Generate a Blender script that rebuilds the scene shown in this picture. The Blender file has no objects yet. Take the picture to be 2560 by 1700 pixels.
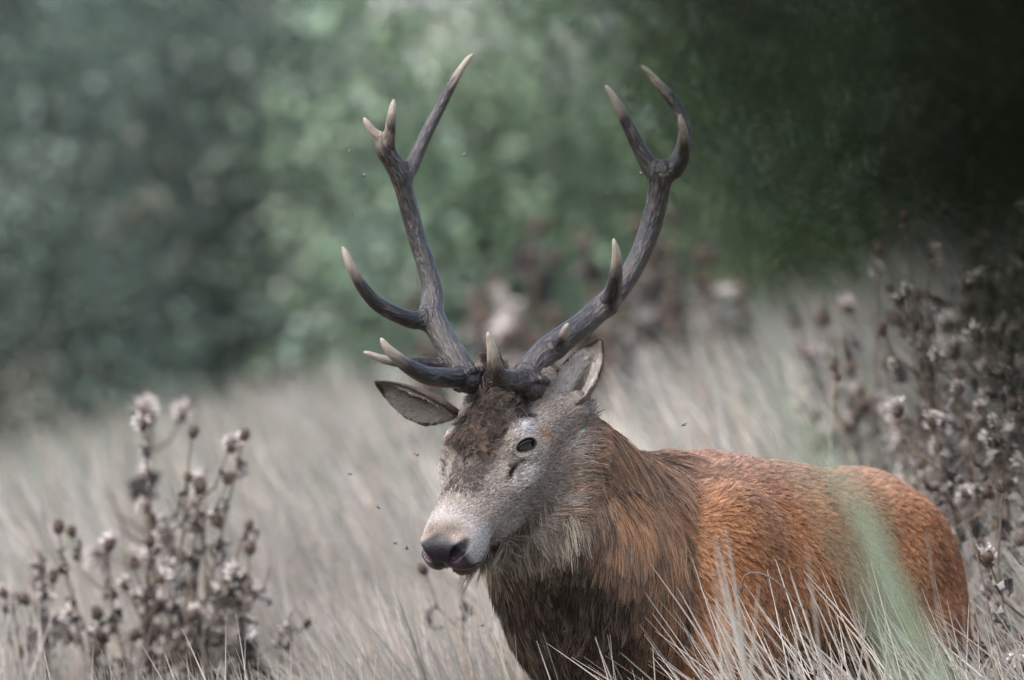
import bpy, math, random
import numpy as np
from mathutils import Vector, Matrix, kdtree

# ------------------------------------------------------------------ camera, light, exposure
SC = bpy.context.scene
COL = SC.collection
S = 1150.0            # photograph pixels per metre at the stag's head (25 m away)
DIST = 25.0
ZC = 1.46             # camera height; the stag's feet stand near z = 0
cam = bpy.data.cameras.new('camera')
cam_o = bpy.data.objects.new('camera', cam)
COL.objects.link(cam_o)
cam_o.location = (0, -DIST, ZC)
cam_o.rotation_euler = (math.radians(90), 0, 0)
cam.sensor_width = 36.0
cam.lens = 36.0 * DIST / (2560.0 / S)
cam.clip_start = 0.5
cam.clip_end = 2000.0
cam.dof.use_dof = True
cam.dof.focus_distance = DIST - 0.02
cam.dof.aperture_fstop = (cam.lens / 1000.0) / 0.115
cam.dof.aperture_blades = 0
SC.camera = cam_o

W = bpy.data.worlds.new('World')
SC.world = W
W.use_nodes = True
wn, wl = W.node_tree.nodes, W.node_tree.links
wn.clear()
sky = wn.new('ShaderNodeTexSky')
sky.sky_type = 'NISHITA'
sky.sun_disc = False
SUN_EL, SUN_AZ = math.radians(56), math.radians(-128)   # azimuth from +Y towards +X
sky.sun_elevation = SUN_EL
sky.sun_rotation = SUN_AZ
sky.air_density = 1.0
sky.dust_density = 4.0
hs = wn.new('ShaderNodeHueSaturation')                 # an overcast sky: far less blue than a clear one
hs.inputs['Saturation'].default_value = 0.8
bg = wn.new('ShaderNodeBackground')
bg.inputs['Strength'].default_value = 0.15
wo = wn.new('ShaderNodeOutputWorld')
wl.new(sky.outputs[0], hs.inputs['Color'])
wl.new(hs.outputs[0], bg.inputs['Color'])
wl.new(bg.outputs[0], wo.inputs['Surface'])

sun = bpy.data.lights.new('sun', 'SUN')
sun.energy = 0.7
sun.angle = math.radians(60)
sun.color = (1.0, 0.985, 0.97)
sun_o = bpy.data.objects.new('sun', sun)
COL.objects.link(sun_o)
sd = Vector((math.sin(SUN_AZ) * math.cos(SUN_EL), math.cos(SUN_AZ) * math.cos(SUN_EL), math.sin(SUN_EL)))
sun_o.rotation_euler = sd.to_track_quat('Z', 'Y').to_euler()
sun_o.location = (0, 0, 30)

vs = SC.view_settings
vs.view_transform = 'Standard'
vs.look = 'None'
vs.exposure = 1.34
vs.gamma = 1.0
vs.use_curve_mapping = False
SC.render.engine = 'CYCLES'
SC.cycles.max_bounces = 6
SC.cycles.diffuse_bounces = 3
SC.cycles.glossy_bounces = 3
SC.cycles.transmission_bounces = 3
SC.cycles.transparent_max_bounces = 8
SC.cycles.use_denoising = True
SC.cycles.denoiser = 'OPENIMAGEDENOISE'
SC.cycles.denoising_prefilter = 'FAST'
SC.cycles.denoising_input_passes = 'RGB_ALBEDO_NORMAL'
SC.cycles.use_adaptive_sampling = True
SC.cycles.adaptive_threshold = 0.006
SC.cycles_curves.shape = 'RIBBONS'
SC.cycles_curves.subdivisions = 2

# ------------------------------------------------------------------ helpers
rng = np.random.default_rng(11)
random.seed(11)

def P(px, py, d=0.0):
    """a photograph pixel at depth d behind the head plane, as a world point"""
    k = (DIST + d) / DIST
    return np.array([(px - 1280.0) / S * k, d, ZC + (850.0 - py) / S * k])

def nrm(v):
    v = np.asarray(v, float)
    return v / np.maximum(np.linalg.norm(v, axis=-1, keepdims=True), 1e-9)

def lin(r, g, b):
    f = lambda c: (c / 12.92 if c <= 0.04045 else ((c + 0.055) / 1.055) ** 2.4)
    return np.array([f(r / 255.0), f(g / 255.0), f(b / 255.0)])

def sstep(a, b, x):
    t = np.clip((np.asarray(x, float) - a) / (b - a), 0, 1)
    return t * t * (3 - 2 * t)

_perm = np.random.default_rng(5).random((64, 64, 64)).astype(np.float32)
def vnoise(p, f=1.0, seed=0.0):
    """value noise in 0..1 at points p (n,3)"""
    q = np.asarray(p, float) * f + seed * 7.31 + 100.0
    i = np.floor(q).astype(int)
    t = q - i
    t = t * t * (3 - 2 * t)
    out = np.zeros(len(q))
    for dx in (0, 1):
        wx = t[:, 0] if dx else 1 - t[:, 0]
        for dy in (0, 1):
            wy = t[:, 1] if dy else 1 - t[:, 1]
            for dz in (0, 1):
                wz = t[:, 2] if dz else 1 - t[:, 2]
                out += wx * wy * wz * _perm[(i[:, 0] + dx) % 64, (i[:, 1] + dy) % 64, (i[:, 2] + dz) % 64]
    return out

def put(o, parent=None, label=None, cat=None, group=None, kind=None):
    COL.objects.link(o)
    if parent is not None:
        o.parent = parent
    if label: o['label'] = label
    if cat: o['category'] = cat
    if group: o['group'] = group
    if kind: o['kind'] = kind
    return o

def empty(name, loc=(0, 0, 0), **k):
    o = bpy.data.objects.new(name, None)
    o.location = loc
    o.empty_display_size = 0.1
    return put(o, **k)

def mesh_data(name, v, f, mat=None, smooth=True):
    m = bpy.data.meshes.new(name)
    m.from_pydata([tuple(map(float, a)) for a in v] if not isinstance(v, np.ndarray) else v.tolist(), [],
                  f.tolist() if isinstance(f, np.ndarray) else f)
    if mat: m.materials.append(mat)
    if smooth: m.polygons.foreach_set('use_smooth', [True] * len(m.polygons))
    m.update()
    return m

def quad_mesh(name, v, f, mat=None, smooth=True):
    """fast mesh from numpy arrays, every face with the same number of corners"""
    v = np.asarray(v, np.float32); f = np.asarray(f, np.int32)
    m = bpy.data.meshes.new(name)
    n, k = f.shape
    m.vertices.add(len(v)); m.vertices.foreach_set('co', v.ravel())
    m.loops.add(n * k); m.loops.foreach_set('vertex_index', f.ravel())
    m.polygons.add(n)
    m.polygons.foreach_set('loop_start', np.arange(0, n * k, k, dtype=np.int32))
    if smooth: m.polygons.foreach_set('use_smooth', np.ones(n, bool))
    m.update(calc_edges=True)
    m.validate()
    if mat: m.materials.append(mat)
    return m

def vcol(m, name, arr):
    a = m.attributes.new(name, 'FLOAT_COLOR', 'POINT')
    c = np.ones((len(arr), 4), np.float32); c[:, :3] = arr
    a.data.foreach_set('color', c.ravel())

def strands(name, pts, rad, col, mat, parent=None, **k):
    """pts (n,k,3), rad (n,k), col (n,3) or (n,k,3) -> one hair-curves object"""
    n, kk, _ = pts.shape
    c = bpy.data.hair_curves.new(name)
    c.add_curves([kk] * n)
    c.attributes['position'].data.foreach_set('vector', pts.astype(np.float32).ravel())
    r = c.attributes.get('radius') or c.attributes.new('radius', 'FLOAT', 'POINT')
    r.data.foreach_set('value', rad.astype(np.float32).ravel())
    if col.ndim == 2:
        col = np.repeat(col[:, None, :], kk, 1)
    a = c.attributes.new('tint', 'FLOAT_COLOR', 'POINT')
    q = np.ones((n * kk, 4), np.float32); q[:, :3] = col.reshape(-1, 3)
    a.data.foreach_set('color', q.ravel())
    c.materials.append(mat)
    return put(bpy.data.objects.new(name, c), parent, **k)

def new_mat(name):
    m = bpy.data.materials.new(name)
    m.use_nodes = True
    nt = m.node_tree
    return m, nt.nodes, nt.links, nt.nodes['Principled BSDF']

def attr_mat(name, attr='tint', rough=0.6, spec=0.3, trans=0.0, noise=None):
    m, n, l, b = new_mat(name)
    a = n.new('ShaderNodeAttribute'); a.attribute_name = attr
    src = a.outputs['Color']
    if noise:
        tc = n.new('ShaderNodeTexCoord')
        nz = n.new('ShaderNodeTexNoise'); nz.inputs['Scale'].default_value = noise[0]; nz.inputs['Detail'].default_value = 6
        mr = n.new('ShaderNodeMapRange'); mr.inputs['To Min'].default_value = 1 - noise[1]; mr.inputs['To Max'].default_value = 1 + noise[1]
        mx = n.new('ShaderNodeMix'); mx.data_type = 'RGBA'; mx.blend_type = 'MULTIPLY'; mx.inputs['Factor'].default_value = 1
        l.new(tc.outputs['Object'], nz.inputs['Vector']); l.new(nz.outputs['Fac'], mr.inputs['Value'])
        l.new(src, mx.inputs['A']); l.new(mr.outputs[0], mx.inputs['B'])
        src = mx.outputs['Result']
    l.new(src, b.inputs['Base Color'])
    b.inputs['Roughness'].default_value = rough
    b.inputs['Specular IOR Level'].default_value = spec
    if trans > 0:
        t = n.new('ShaderNodeBsdfTranslucent'); mix = n.new('ShaderNodeMixShader'); mix.inputs[0].default_value = trans
        l.new(src, t.inputs['Color']); l.new(b.outputs[0], mix.inputs[1]); l.new(t.outputs[0], mix.inputs[2])
        l.new(mix.outputs[0], n['Material Output'].inputs['Surface'])
    return m

def plain_mat(name, c, rough=0.6, spec=0.4):
    m, n, l, b = new_mat(name)
    tc = n.new('ShaderNodeTexCoord')
    nz = n.new('ShaderNodeTexNoise'); nz.inputs['Scale'].default_value = 60; nz.inputs['Detail'].default_value = 5
    cr = n.new('ShaderNodeValToRGB')
    cr.color_ramp.elements[0].position = 0.3; cr.color_ramp.elements[1].position = 0.75
    cr.color_ramp.elements[0].color = (*[x * 0.65 for x in c], 1); cr.color_ramp.elements[1].color = (*[min(1, x * 1.3) for x in c], 1)
    l.new(tc.outputs['Object'], nz.inputs['Vector']); l.new(nz.outputs['Fac'], cr.inputs['Fac'])
    l.new(cr.outputs[0], b.inputs['Base Color'])
    b.inputs['Roughness'].default_value = rough
    b.inputs['Specular IOR Level'].default_value = spec
    return m

# ------------------------------------------------------------------ sculpting with distance fields
class Field:
    def __init__(s, xs, ys, zs):
        s.ax = [np.asarray(a, np.float32) for a in (xs, ys, zs)]
        s.d = np.full([len(a) for a in s.ax], 1.0, np.float32)
    def box(s, lo, hi):
        sl = []
        for a, l, h in zip(s.ax, lo, hi):
            i0 = max(0, int(np.searchsorted(a, l)) - 1); i1 = min(len(a), int(np.searchsorted(a, h)) + 1)
            sl.append(slice(i0, max(i1, i0)))
        X = s.ax[0][sl[0]][:, None, None]; Y = s.ax[1][sl[1]][None, :, None]; Z = s.ax[2][sl[2]][None, None, :]
        return tuple(sl), X, Y, Z
    def _op(s, sl, e, k, cut):
        if e.size == 0: return
        d = s.d[sl]
        if cut:
            e = -e
            h = np.maximum(k - np.abs(d - e), 0) / k
            s.d[sl] = np.maximum(d, e) + h * h * k * 0.25
        else:
            h = np.maximum(k - np.abs(d - e), 0) / k
            s.d[sl] = np.minimum(d, e) - h * h * k * 0.25
    def ell(s, c, R, r, k=0.02, cut=False):
        """ellipsoid: centre c, rows of R are its axes, radii r"""
        c = np.asarray(c, float); r = np.asarray(r, float); m = r.max() + k + 0.02
        sl, X, Y, Z = s.box(c - m, c + m)
        x, y, z = X - c[0], Y - c[1], Z - c[2]
        q = [(R[i][0] * x + R[i][1] * y + R[i][2] * z) for i in range(3)]
        k0 = np.sqrt(sum((q[i] / r[i]) ** 2 for i in range(3)))
        k1 = np.sqrt(sum((q[i] / r[i] ** 2) ** 2 for i in range(3))) + 1e-6
        s._op(sl, (k0 * (k0 - 1) / k1).astype(np.float32), k, cut)
    def cone(s, a, b, ra, rb, k=0.02, cut=False):
        """tapered capsule"""
        a = np.asarray(a, float); b = np.asarray(b, float); m = max(ra, rb) + k + 0.015
        sl, X, Y, Z = s.box(np.minimum(a, b) - m, np.maximum(a, b) + m)
        ab = b - a; L2 = float(ab @ ab) + 1e-9
        t = np.clip(((X - a[0]) * ab[0] + (Y - a[1]) * ab[1] + (Z - a[2]) * ab[2]) / L2, 0, 1)
        d = np.sqrt((X - a[0] - t * ab[0]) ** 2 + (Y - a[1] - t * ab[1]) ** 2 + (Z - a[2] - t * ab[2]) ** 2) - (ra + (rb - ra) * t)
        s._op(sl, d.astype(np.float32), k, cut)
    def chain(s, pts, rad, k=0.02, cut=False, sub=5):
        """a tapered tube along a smooth curve through pts, merged as one shape"""
        q = np.concatenate([np.asarray(pts, float), np.asarray(rad, float)[:, None]], 1)
        if len(q) > 2 and sub > 1:
            e = np.concatenate([[2 * q[0] - q[1]], q, [2 * q[-1] - q[-2]]])
            out = []
            for i in range(1, len(e) - 2):
                for t in np.arange(sub) / sub:
                    p0, p1, p2, p3 = e[i - 1:i + 3]
                    out.append(.5 * (2 * p1 + (p2 - p0) * t + (2 * p0 - 5 * p1 + 4 * p2 - p3) * t * t + (3 * p1 - p0 - 3 * p2 + p3) * t ** 3))
            q = np.array(out + [q[-1]])
        m = max(rad) + k + 0.015
        sl, X, Y, Z = s.box(q[:, :3].min(0) - m, q[:, :3].max(0) + m)
        shp = (X.shape[0], Y.shape[1], Z.shape[2])
        if 0 in shp: return
        best = np.full(shp, 1.0, np.float32)
        org = [sl[i].start for i in range(3)]
        for a, b in zip(q[:-1], q[1:]):
            mm = max(a[3], b[3]) + k + 0.012
            s2, X, Y, Z = s.box(np.minimum(a[:3], b[:3]) - mm, np.maximum(a[:3], b[:3]) + mm)
            s2 = tuple(slice(max(x.start, y.start), min(x.stop, y.stop)) for x, y in zip(s2, sl))
            X = s.ax[0][s2[0]][:, None, None]; Y = s.ax[1][s2[1]][None, :, None]; Z = s.ax[2][s2[2]][None, None, :]
            ab = b[:3] - a[:3]; L2 = float(ab @ ab) + 1e-9
            t = np.clip(((X - a[0]) * ab[0] + (Y - a[1]) * ab[1] + (Z - a[2]) * ab[2]) / L2, 0, 1)
            d = np.sqrt((X - a[0] - t * ab[0]) ** 2 + (Y - a[1] - t * ab[1]) ** 2 + (Z - a[2] - t * ab[2]) ** 2) - (a[3] + (b[3] - a[3]) * t)
            lo = tuple(slice(s2[i].start - org[i], s2[i].stop - org[i]) for i in range(3))
            best[lo] = np.minimum(best[lo], d)
        s._op(sl, best, k, cut)
    def mesh(s):
        """surface nets on a rectilinear grid"""
        f = s.d; ins = f < 0
        nx, ny, nz = f.shape
        cnt = np.zeros((nx - 1, ny - 1, nz - 1), np.int8)
        offs = [(a, b, c) for a in (0, 1) for b in (0, 1) for c in (0, 1)]
        for a, b, c in offs:
            cnt += ins[a:nx - 1 + a, b:ny - 1 + b, c:nz - 1 + c]
        act = np.argwhere((cnt > 0) & (cnt < 8))
        idx = np.full(cnt.shape, -1, np.int32)
        idx[tuple(act.T)] = np.arange(len(act))
        sumP = np.zeros((len(act), 3)); nP = np.zeros(len(act))
        for i, o1 in enumerate(offs):
            for o2 in offs[i + 1:]:
                df = [o2[j] - o1[j] for j in range(3)]
                if sum(map(abs, df)) != 1: continue
                i1 = act + np.array(o1); i2 = act + np.array(o2)
                f1 = f[tuple(i1.T)]; f2 = f[tuple(i2.T)]
                m = (f1 < 0) != (f2 < 0)
                t = np.where(m, f1 / np.where(m, f1 - f2, 1), 0)[:, None]
                p1 = np.stack([s.ax[j][i1[:, j]] for j in range(3)], 1); p2 = np.stack([s.ax[j][i2[:, j]] for j in range(3)], 1)
                sumP += np.where(m[:, None], p1 + (p2 - p1) * t, 0); nP += m
        v = sumP / nP[:, None]
        faces = []
        for ax in range(3):
            o = [j for j in range(3) if j != ax]
            sl1 = [slice(1, -1)] * 3; sl2 = [slice(1, -1)] * 3
            sl1[ax] = slice(0, -1); sl2[ax] = slice(1, None)
            a = ins[tuple(sl1)]; b = ins[tuple(sl2)]
            e = np.argwhere(a != b)
            if not len(e): continue
            flip = a[tuple(e.T)]
            base = e.copy()
            base[:, o[0]] += 1; base[:, o[1]] += 1
            q = []
            for da, db in ((-1, -1), (0, -1), (0, 0), (-1, 0)):
                c = base.copy(); c[:, o[0]] += da; c[:, o[1]] += db
                q.append(idx[tuple(c.T)])
            q = np.stack(q, 1)
            if ax == 1: flip = ~flip
            q[~flip] = q[~flip][:, ::-1]
            faces.append(q)
        return v, np.concatenate(faces)

def smooth_mesh(v, f, it=2, lam=0.5, keep=None):
    e = np.concatenate([f[:, [0, 1]], f[:, [1, 2]], f[:, [2, 3]], f[:, [3, 0]]])
    for _ in range(it):
        acc = np.zeros_like(v); n = np.zeros(len(v))
        np.add.at(acc, e[:, 0], v[e[:, 1]]); np.add.at(n, e[:, 0], 1)
        np.add.at(acc, e[:, 1], v[e[:, 0]]); np.add.at(n, e[:, 1], 1)
        t = acc / n[:, None]
        v = v + (t - v) * lam
    return v
# ------------------------------------------------------------------ terrain
def ground_h(x, y):
    x = np.asarray(x, float); y = np.asarray(y, float)
    h = .012 * np.clip(y - 1, 0, 45)
    bank = np.where(x > -1.5, .064 * np.log1p(np.exp((np.clip(x, -30, 6) + .1) * 3.0)) , 0)
    h = h + sstep(.5, 6, y) * bank * 1.05 + sstep(1.2, 2.6, x) * sstep(-6, 3, y) * .15
    h = h - .10 * sstep(-4, -14, y) - .30 * sstep(-.7, -2.0, x) * sstep(8, 22, y)
    return h + .03 * np.sin(x * 1.3 + y * .7) * np.cos(y * .9)
g1 = np.concatenate([-np.geomspace(400, 8, 22), np.linspace(-7.5, 7.5, 61), np.geomspace(8, 400, 22)])
g2 = np.concatenate([-np.geomspace(400, 32, 14), np.linspace(-30, 45, 151), np.geomspace(47, 600, 22)])
gx, gy = np.meshgrid(g1, g2, indexing='ij')
gv = np.stack([gx, gy, ground_h(gx, gy)], -1).reshape(-1, 3)
ii, jj = np.meshgrid(np.arange(len(g1) - 1), np.arange(len(g2) - 1), indexing='ij')
ii, jj = ii.ravel(), jj.ravel(); NG = len(g2)
gf = np.stack([ii * NG + jj, (ii + 1) * NG + jj, (ii + 1) * NG + jj + 1, ii * NG + jj + 1], 1)
m_gr, n, l, b = new_mat('meadow_soil')
tc = n.new('ShaderNodeTexCoord'); nz = n.new('ShaderNodeTexNoise'); nz.inputs['Scale'].default_value = 3; nz.inputs['Detail'].default_value = 9
cr = n.new('ShaderNodeValToRGB'); cr.color_ramp.elements[0].position = .35; cr.color_ramp.elements[0].color = (.055, .052, .03, 1); cr.color_ramp.elements[1].position = .65; cr.color_ramp.elements[1].color = (.20, .17, .11, 1)
l.new(tc.outputs['Object'], nz.inputs['Vector']); l.new(nz.outputs['Fac'], cr.inputs['Fac']); l.new(cr.outputs[0], b.inputs['Base Color'])
b.inputs['Roughness'].default_value = .95
put(bpy.data.objects.new('ground', quad_mesh('ground', gv, gf, m_gr)), label='rough meadow ground under the dry grass', kind='structure')

# ------------------------------------------------------------------ dry grass
m_grass = attr_mat('dry_grass', rough=.55, spec=.3, trans=.28)
C_STRAW, C_GREY, C_GREEN, C_TAN = lin(192, 184, 173), lin(160, 156, 152), lin(118, 134, 114), lin(176, 157, 138)
def grass(name, x, y, hgt, lean, rad, seed, green=.08, K=6, label='', panicle=.5, wob=.12):
    r = np.random.default_rng(seed)
    n = len(x)
    root = np.stack([x, y, ground_h(x, y) - .01], 1)
    az = r.normal(0, .75, n)
    le = lean * (.55 + .8 * r.random(n)) + r.normal(0, .07, n)
    ld = np.stack([-np.cos(az), np.sin(az), np.zeros(n)], 1)
    pts = np.zeros((n, K, 3)); pts[:, 0] = root
    ang = le * .25
    bend = r.normal(0, wob, n)
    for k in range(1, K):
        a = ang + (le * 1.25 - ang) * (k / (K - 1)) + bend * (k / (K - 1)) ** 2
        pts[:, k] = pts[:, k - 1] + (ld * np.sin(a)[:, None] + np.array([0, 0, 1]) * np.cos(a)[:, None]) * (hgt / (K - 1))[:, None]
    w = np.linspace(0, 1, K)
    prof = np.interp(w, [0, .6, 1], [1, .75, .18])
    pan = np.interp(w, [0, .62, .72, .86, 1], [1, .7, 1.0, 1.7, .3])
    isp = (r.random(n) < panicle)[:, None]
    rr = rad[:, None] * np.where(isp, pan[None], prof[None])
    c = mixc_(np.repeat(C_STRAW[None], n, 0), C_GREY, r.random(n) * .6)
    c = mixc_(c, C_TAN, (r.random(n) < .25) * .7)
    c = mixc_(c, C_GREEN, (r.random(n) < green) * (.5 + .5 * r.random(n)))
    c = c * (np.exp(r.normal(0, .14, n)) * (.60 + .72 * vnoise(np.stack([x, y * .6, 0 * x], 1), 2.4, 33)))[:, None]
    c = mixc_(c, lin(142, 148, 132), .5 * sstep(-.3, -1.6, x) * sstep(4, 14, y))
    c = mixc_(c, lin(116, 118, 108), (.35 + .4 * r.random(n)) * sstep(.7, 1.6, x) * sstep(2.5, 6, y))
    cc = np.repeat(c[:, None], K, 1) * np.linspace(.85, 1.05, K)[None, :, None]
    return strands(name, pts, rr, np.clip(cc, 0, .9), m_grass, label=label, kind='stuff')
def mixc_(a, b, w): return a + (b - a) * np.clip(w, 0, 1)[:, None]
def field(n, y0, y1, seed, widen=1.25, pad=.7, p=1.0):
    r = np.random.default_rng(seed)
    y = y0 + (y1 - y0) * r.random(n) ** p
    w = (.0445 * (DIST + y)) * widen + pad
    return (r.random(n) * 2 - 1) * w, y, r
x, y, r_ = field(70000, 1.6, 9, 1)
keep = ~((x > .1) & (x < 1.5) & (y < 2.2)) & ~((x > -1.08) & (x < -.18) & (y < 3.3))
x, y = x[keep], y[keep]; n_ = len(x)
tuss = .5 + .9 * vnoise(np.stack([x * 1.6, y * .8, 0 * x], 1), 1.3, 3)
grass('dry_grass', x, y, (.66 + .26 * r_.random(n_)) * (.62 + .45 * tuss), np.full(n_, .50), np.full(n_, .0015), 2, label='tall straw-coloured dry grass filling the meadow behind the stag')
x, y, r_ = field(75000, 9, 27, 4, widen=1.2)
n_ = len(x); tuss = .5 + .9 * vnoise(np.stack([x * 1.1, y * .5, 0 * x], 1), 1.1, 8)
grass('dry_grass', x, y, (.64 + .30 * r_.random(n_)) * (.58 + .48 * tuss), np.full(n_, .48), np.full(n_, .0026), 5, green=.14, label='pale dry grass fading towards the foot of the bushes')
# taller plumes standing above the rest
x, y, r_ = field(10000, 5.5, 24, 14, widen=1.15)
den = vnoise(np.stack([x * 1.3, y * .5, 0 * x], 1), 1.2, 18)
k_ = den > .45
x, y = x[k_], y[k_]; n_ = len(x)
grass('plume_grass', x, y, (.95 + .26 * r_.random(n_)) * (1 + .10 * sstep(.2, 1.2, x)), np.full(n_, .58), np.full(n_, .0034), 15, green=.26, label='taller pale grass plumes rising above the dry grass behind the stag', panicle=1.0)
# near the stag, mostly below the frame
x, y, r_ = field(15000, -2.2, 1.7, 6, pad=.25)
legs = [(WP[0] + s_ * math.cos(math.radians(53)), WP[1] + s_ * math.sin(math.radians(53))) for s_ in ()] if False else []
n_ = len(x)
hh = (.60 + .17 * r_.random(n_)) * np.where(x < -.25, .98, .92)
grass('dry_grass', x, y, hh, np.full(n_, .30), np.full(n_, .0012), 7, label='dry grass standing round the legs of the stag')

# ------------------------------------------------------------------ shrubs and trees of the wood edge
m_leaf = attr_mat('shrub_leaf', rough=.8, spec=.1, trans=.25)
m_bark = plain_mat('bark_grey', (.10, .085, .07), .9, .2)
m_pale = plain_mat('bark_pale', (.42, .36, .34), .8, .3)
def tube(path, rad, ns=7):
    path = np.asarray(path, float); K = len(path)
    tan = nrm(np.gradient(path, axis=0))
    ref = np.array([0.31, 0.2, 0.93]) if abs(tan[0][2]) < .9 else np.array([1.0, 0.1, 0])
    v = []
    for k in range(K):
        s1 = nrm(np.cross(tan[k], ref)); s2 = np.cross(tan[k], s1)
        a = np.arange(ns) / ns * 2 * math.pi
        v.append(path[k] + (s1[None] * np.cos(a)[:, None] + s2[None] * np.sin(a)[:, None]) * rad[k])
    v = np.concatenate(v)
    f = np.array([[k * ns + j, k * ns + (j + 1) % ns, (k + 1) * ns + (j + 1) % ns, (k + 1) * ns + j] for k in range(K - 1) for j in range(ns)])
    return v, f
def join(parts):
    vs_, fs, o = [], [], 0
    for v, f in parts:
        vs_.append(v); fs.append(f + o); o += len(v)
    return np.concatenate(vs_), np.concatenate(fs)
def leaves(cen, size, r, droop=.3, aspect=.5):
    n = len(cen)
    a = nrm(r.normal(0, 1, (n, 3)) + np.array([0, 0, -droop]))
    b_ = nrm(np.cross(a, r.normal(0, 1, (n, 3))))
    nr = np.cross(a, b_)
    L_ = size[:, None]; W_ = L_ * aspect
    v = np.stack([cen - a * L_ * .5, cen + b_ * W_ * .5 + nr * L_ * .08, cen + a * L_ * .5, cen - b_ * W_ * .5 + nr * L_ * .08], 1).reshape(-1, 3)
    return v, np.arange(4 * n).reshape(-1, 4)
def shrub(name, label, cx, cy, rx, ry, h, tones, seed, n_clump=110, per=130, size=.055, bark=None, group='shrubs and trees of the wood edge', cat='shrub', low=.05, trunk=None, clump_r=.2, gaps=.25):
    r = np.random.default_rng(seed)
    z0 = float(ground_h(cx, cy))
    root = empty(name, (cx, cy, z0), label=label, cat=cat, group=group)
    u = nrm(r.normal(0, 1, (n_clump, 3)))
    rad = r.random(n_clump) ** .45
    cc = u * rad[:, None] * np.array([rx, ry, h * .5]) * (.82 + .3 * vnoise(u, 2.1, seed)[:, None])
    cc[:, 2] += h * (.5 + low)
    cc = cc[cc[:, 2] > .12]
    # limbs
    parts = []
    tr = trunk or .05
    top = np.array([0, 0, h * .62])
    parts.append(tube([np.array([0, 0, -.1]), np.array([.06 * rx, 0, h * .2]), np.array([-.05 * rx, .04, h * .4]), top], [tr, tr * .85, tr * .6, tr * .35], 8))
    for c in cc[r.permutation(len(cc))[:26]]:
        z = min(c[2] * .55, h * .5); s0 = np.array([0, 0, z])
        mid = s0 * .5 + c * .5 + r.normal(0, .08, 3)
        parts.append(tube([s0, mid, c], [tr * .4, tr * .25, tr * .08], 5))
    v, f = join(parts)
    put(bpy.data.objects.new('trunk', quad_mesh('trunk', v, f, bark or m_bark)), root)
    k = len(cc)
    cen = np.repeat(cc, per, 0) + r.normal(0, 1, (k * per, 3)) * clump_r * np.repeat(.6 + .8 * r.random(k), per)[:, None]
    cen = cen[cen[:, 2] > .03]
    idx = np.arange(len(cen)) // per
    v, f = leaves(cen, size * (.6 + .8 * r.random(len(cen))), r)
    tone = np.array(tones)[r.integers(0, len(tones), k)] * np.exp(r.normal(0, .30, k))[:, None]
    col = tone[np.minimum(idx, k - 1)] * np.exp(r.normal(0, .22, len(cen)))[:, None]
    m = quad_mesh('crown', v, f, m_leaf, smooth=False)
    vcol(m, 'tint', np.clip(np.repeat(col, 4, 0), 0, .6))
    put(bpy.data.objects.new('crown', m), root)
    return root
G_DARK = [lin(92, 106, 98), lin(104, 120, 110), lin(78, 90, 84), lin(124, 136, 126)]  # foliage palettes lightened and greyed, painting distant haze into the leaves
G_BLUE = [lin(118, 136, 126), lin(136, 154, 142), lin(92, 108, 100), lin(158, 170, 160)]
G_LITE = [lin(132, 156, 126), lin(150, 172, 142), lin(112, 136, 110), lin(172, 188, 164)]
G_OLIV = [lin(100, 122, 84), lin(84, 106, 70), lin(120, 138, 100)]
R_RUST = [lin(114, 98, 92), lin(108, 100, 94), lin(104, 104, 94)]
shrub('bramble_bush', 'large dark bramble bush with blue-green leaves and a few reddish sprays', -2.58, 27, 1.35, 1.0, 3.9, G_DARK + G_BLUE + G_DARK + R_RUST[2:], 21, 170, 150)
shrub('hawthorn_bush', 'deep green thorn bush crowding against the reddish bramble', -1.38, 28.5, .95, .9, 3.7, G_DARK + G_BLUE, 22, 130, 150)
shrub('hazel_bush', 'light green hazel bush standing between the dark thorn bush and the pale trunk', -0.28, 27, .66, .8, 3.4, G_LITE + G_LITE + G_BLUE[:2], 23, 80, 120, size=.085)
shrub('elder_bush', 'grey-green leafy bush growing behind the pale slanting trunk', 0.62, 32.5, .75, .8, 3.4, G_LITE + G_BLUE + G_LITE + G_OLIV, 24, 70, 120, size=.085)
shrub('broom_bush', 'bright green bush on the bank below the dark trees', 1.46, 30, .55, .7, 2.5, G_OLIV + G_LITE[:1] + G_DARK[:1], 25, 85, 140)
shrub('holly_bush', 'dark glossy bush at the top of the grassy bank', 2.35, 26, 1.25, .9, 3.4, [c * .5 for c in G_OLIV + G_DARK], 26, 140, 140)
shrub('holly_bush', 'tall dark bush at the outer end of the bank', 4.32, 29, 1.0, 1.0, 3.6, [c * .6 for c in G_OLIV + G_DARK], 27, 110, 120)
shrub('bramble_bush', 'low dark bramble thicket beyond the reddish bramble', -4.44, 28, 1.0, 1.0, 3.0, G_DARK, 28, 110, 120)
for i, (tx, ty, th, lab) in enumerate(((-6.2, 39, 8, 'outermost broad tree of the dark wood behind the brambles'), (-3.2, 41, 9, 'tall dark tree rising behind the thorn bush'), (-.7, 42, 8.5, 'dense dark tree behind the light green hazel'),
                                      (1.8, 41, 8.5, 'dense dark tree behind the grey-green bush'), (4.2, 40, 9, 'tall dark tree rising behind the bank'), (7, 39, 8, 'last broad tree of the wood above the bank'))):
    shrub('oak_tree', lab, tx, ty, 2.1, 1.6, th, [lin(84, 94, 84), lin(98, 110, 94), lin(76, 86, 78), lin(112, 110, 104)], 60 + i, 190, 90, size=.12, cat='tree', trunk=.2, clump_r=.34, low=.02)
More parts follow.
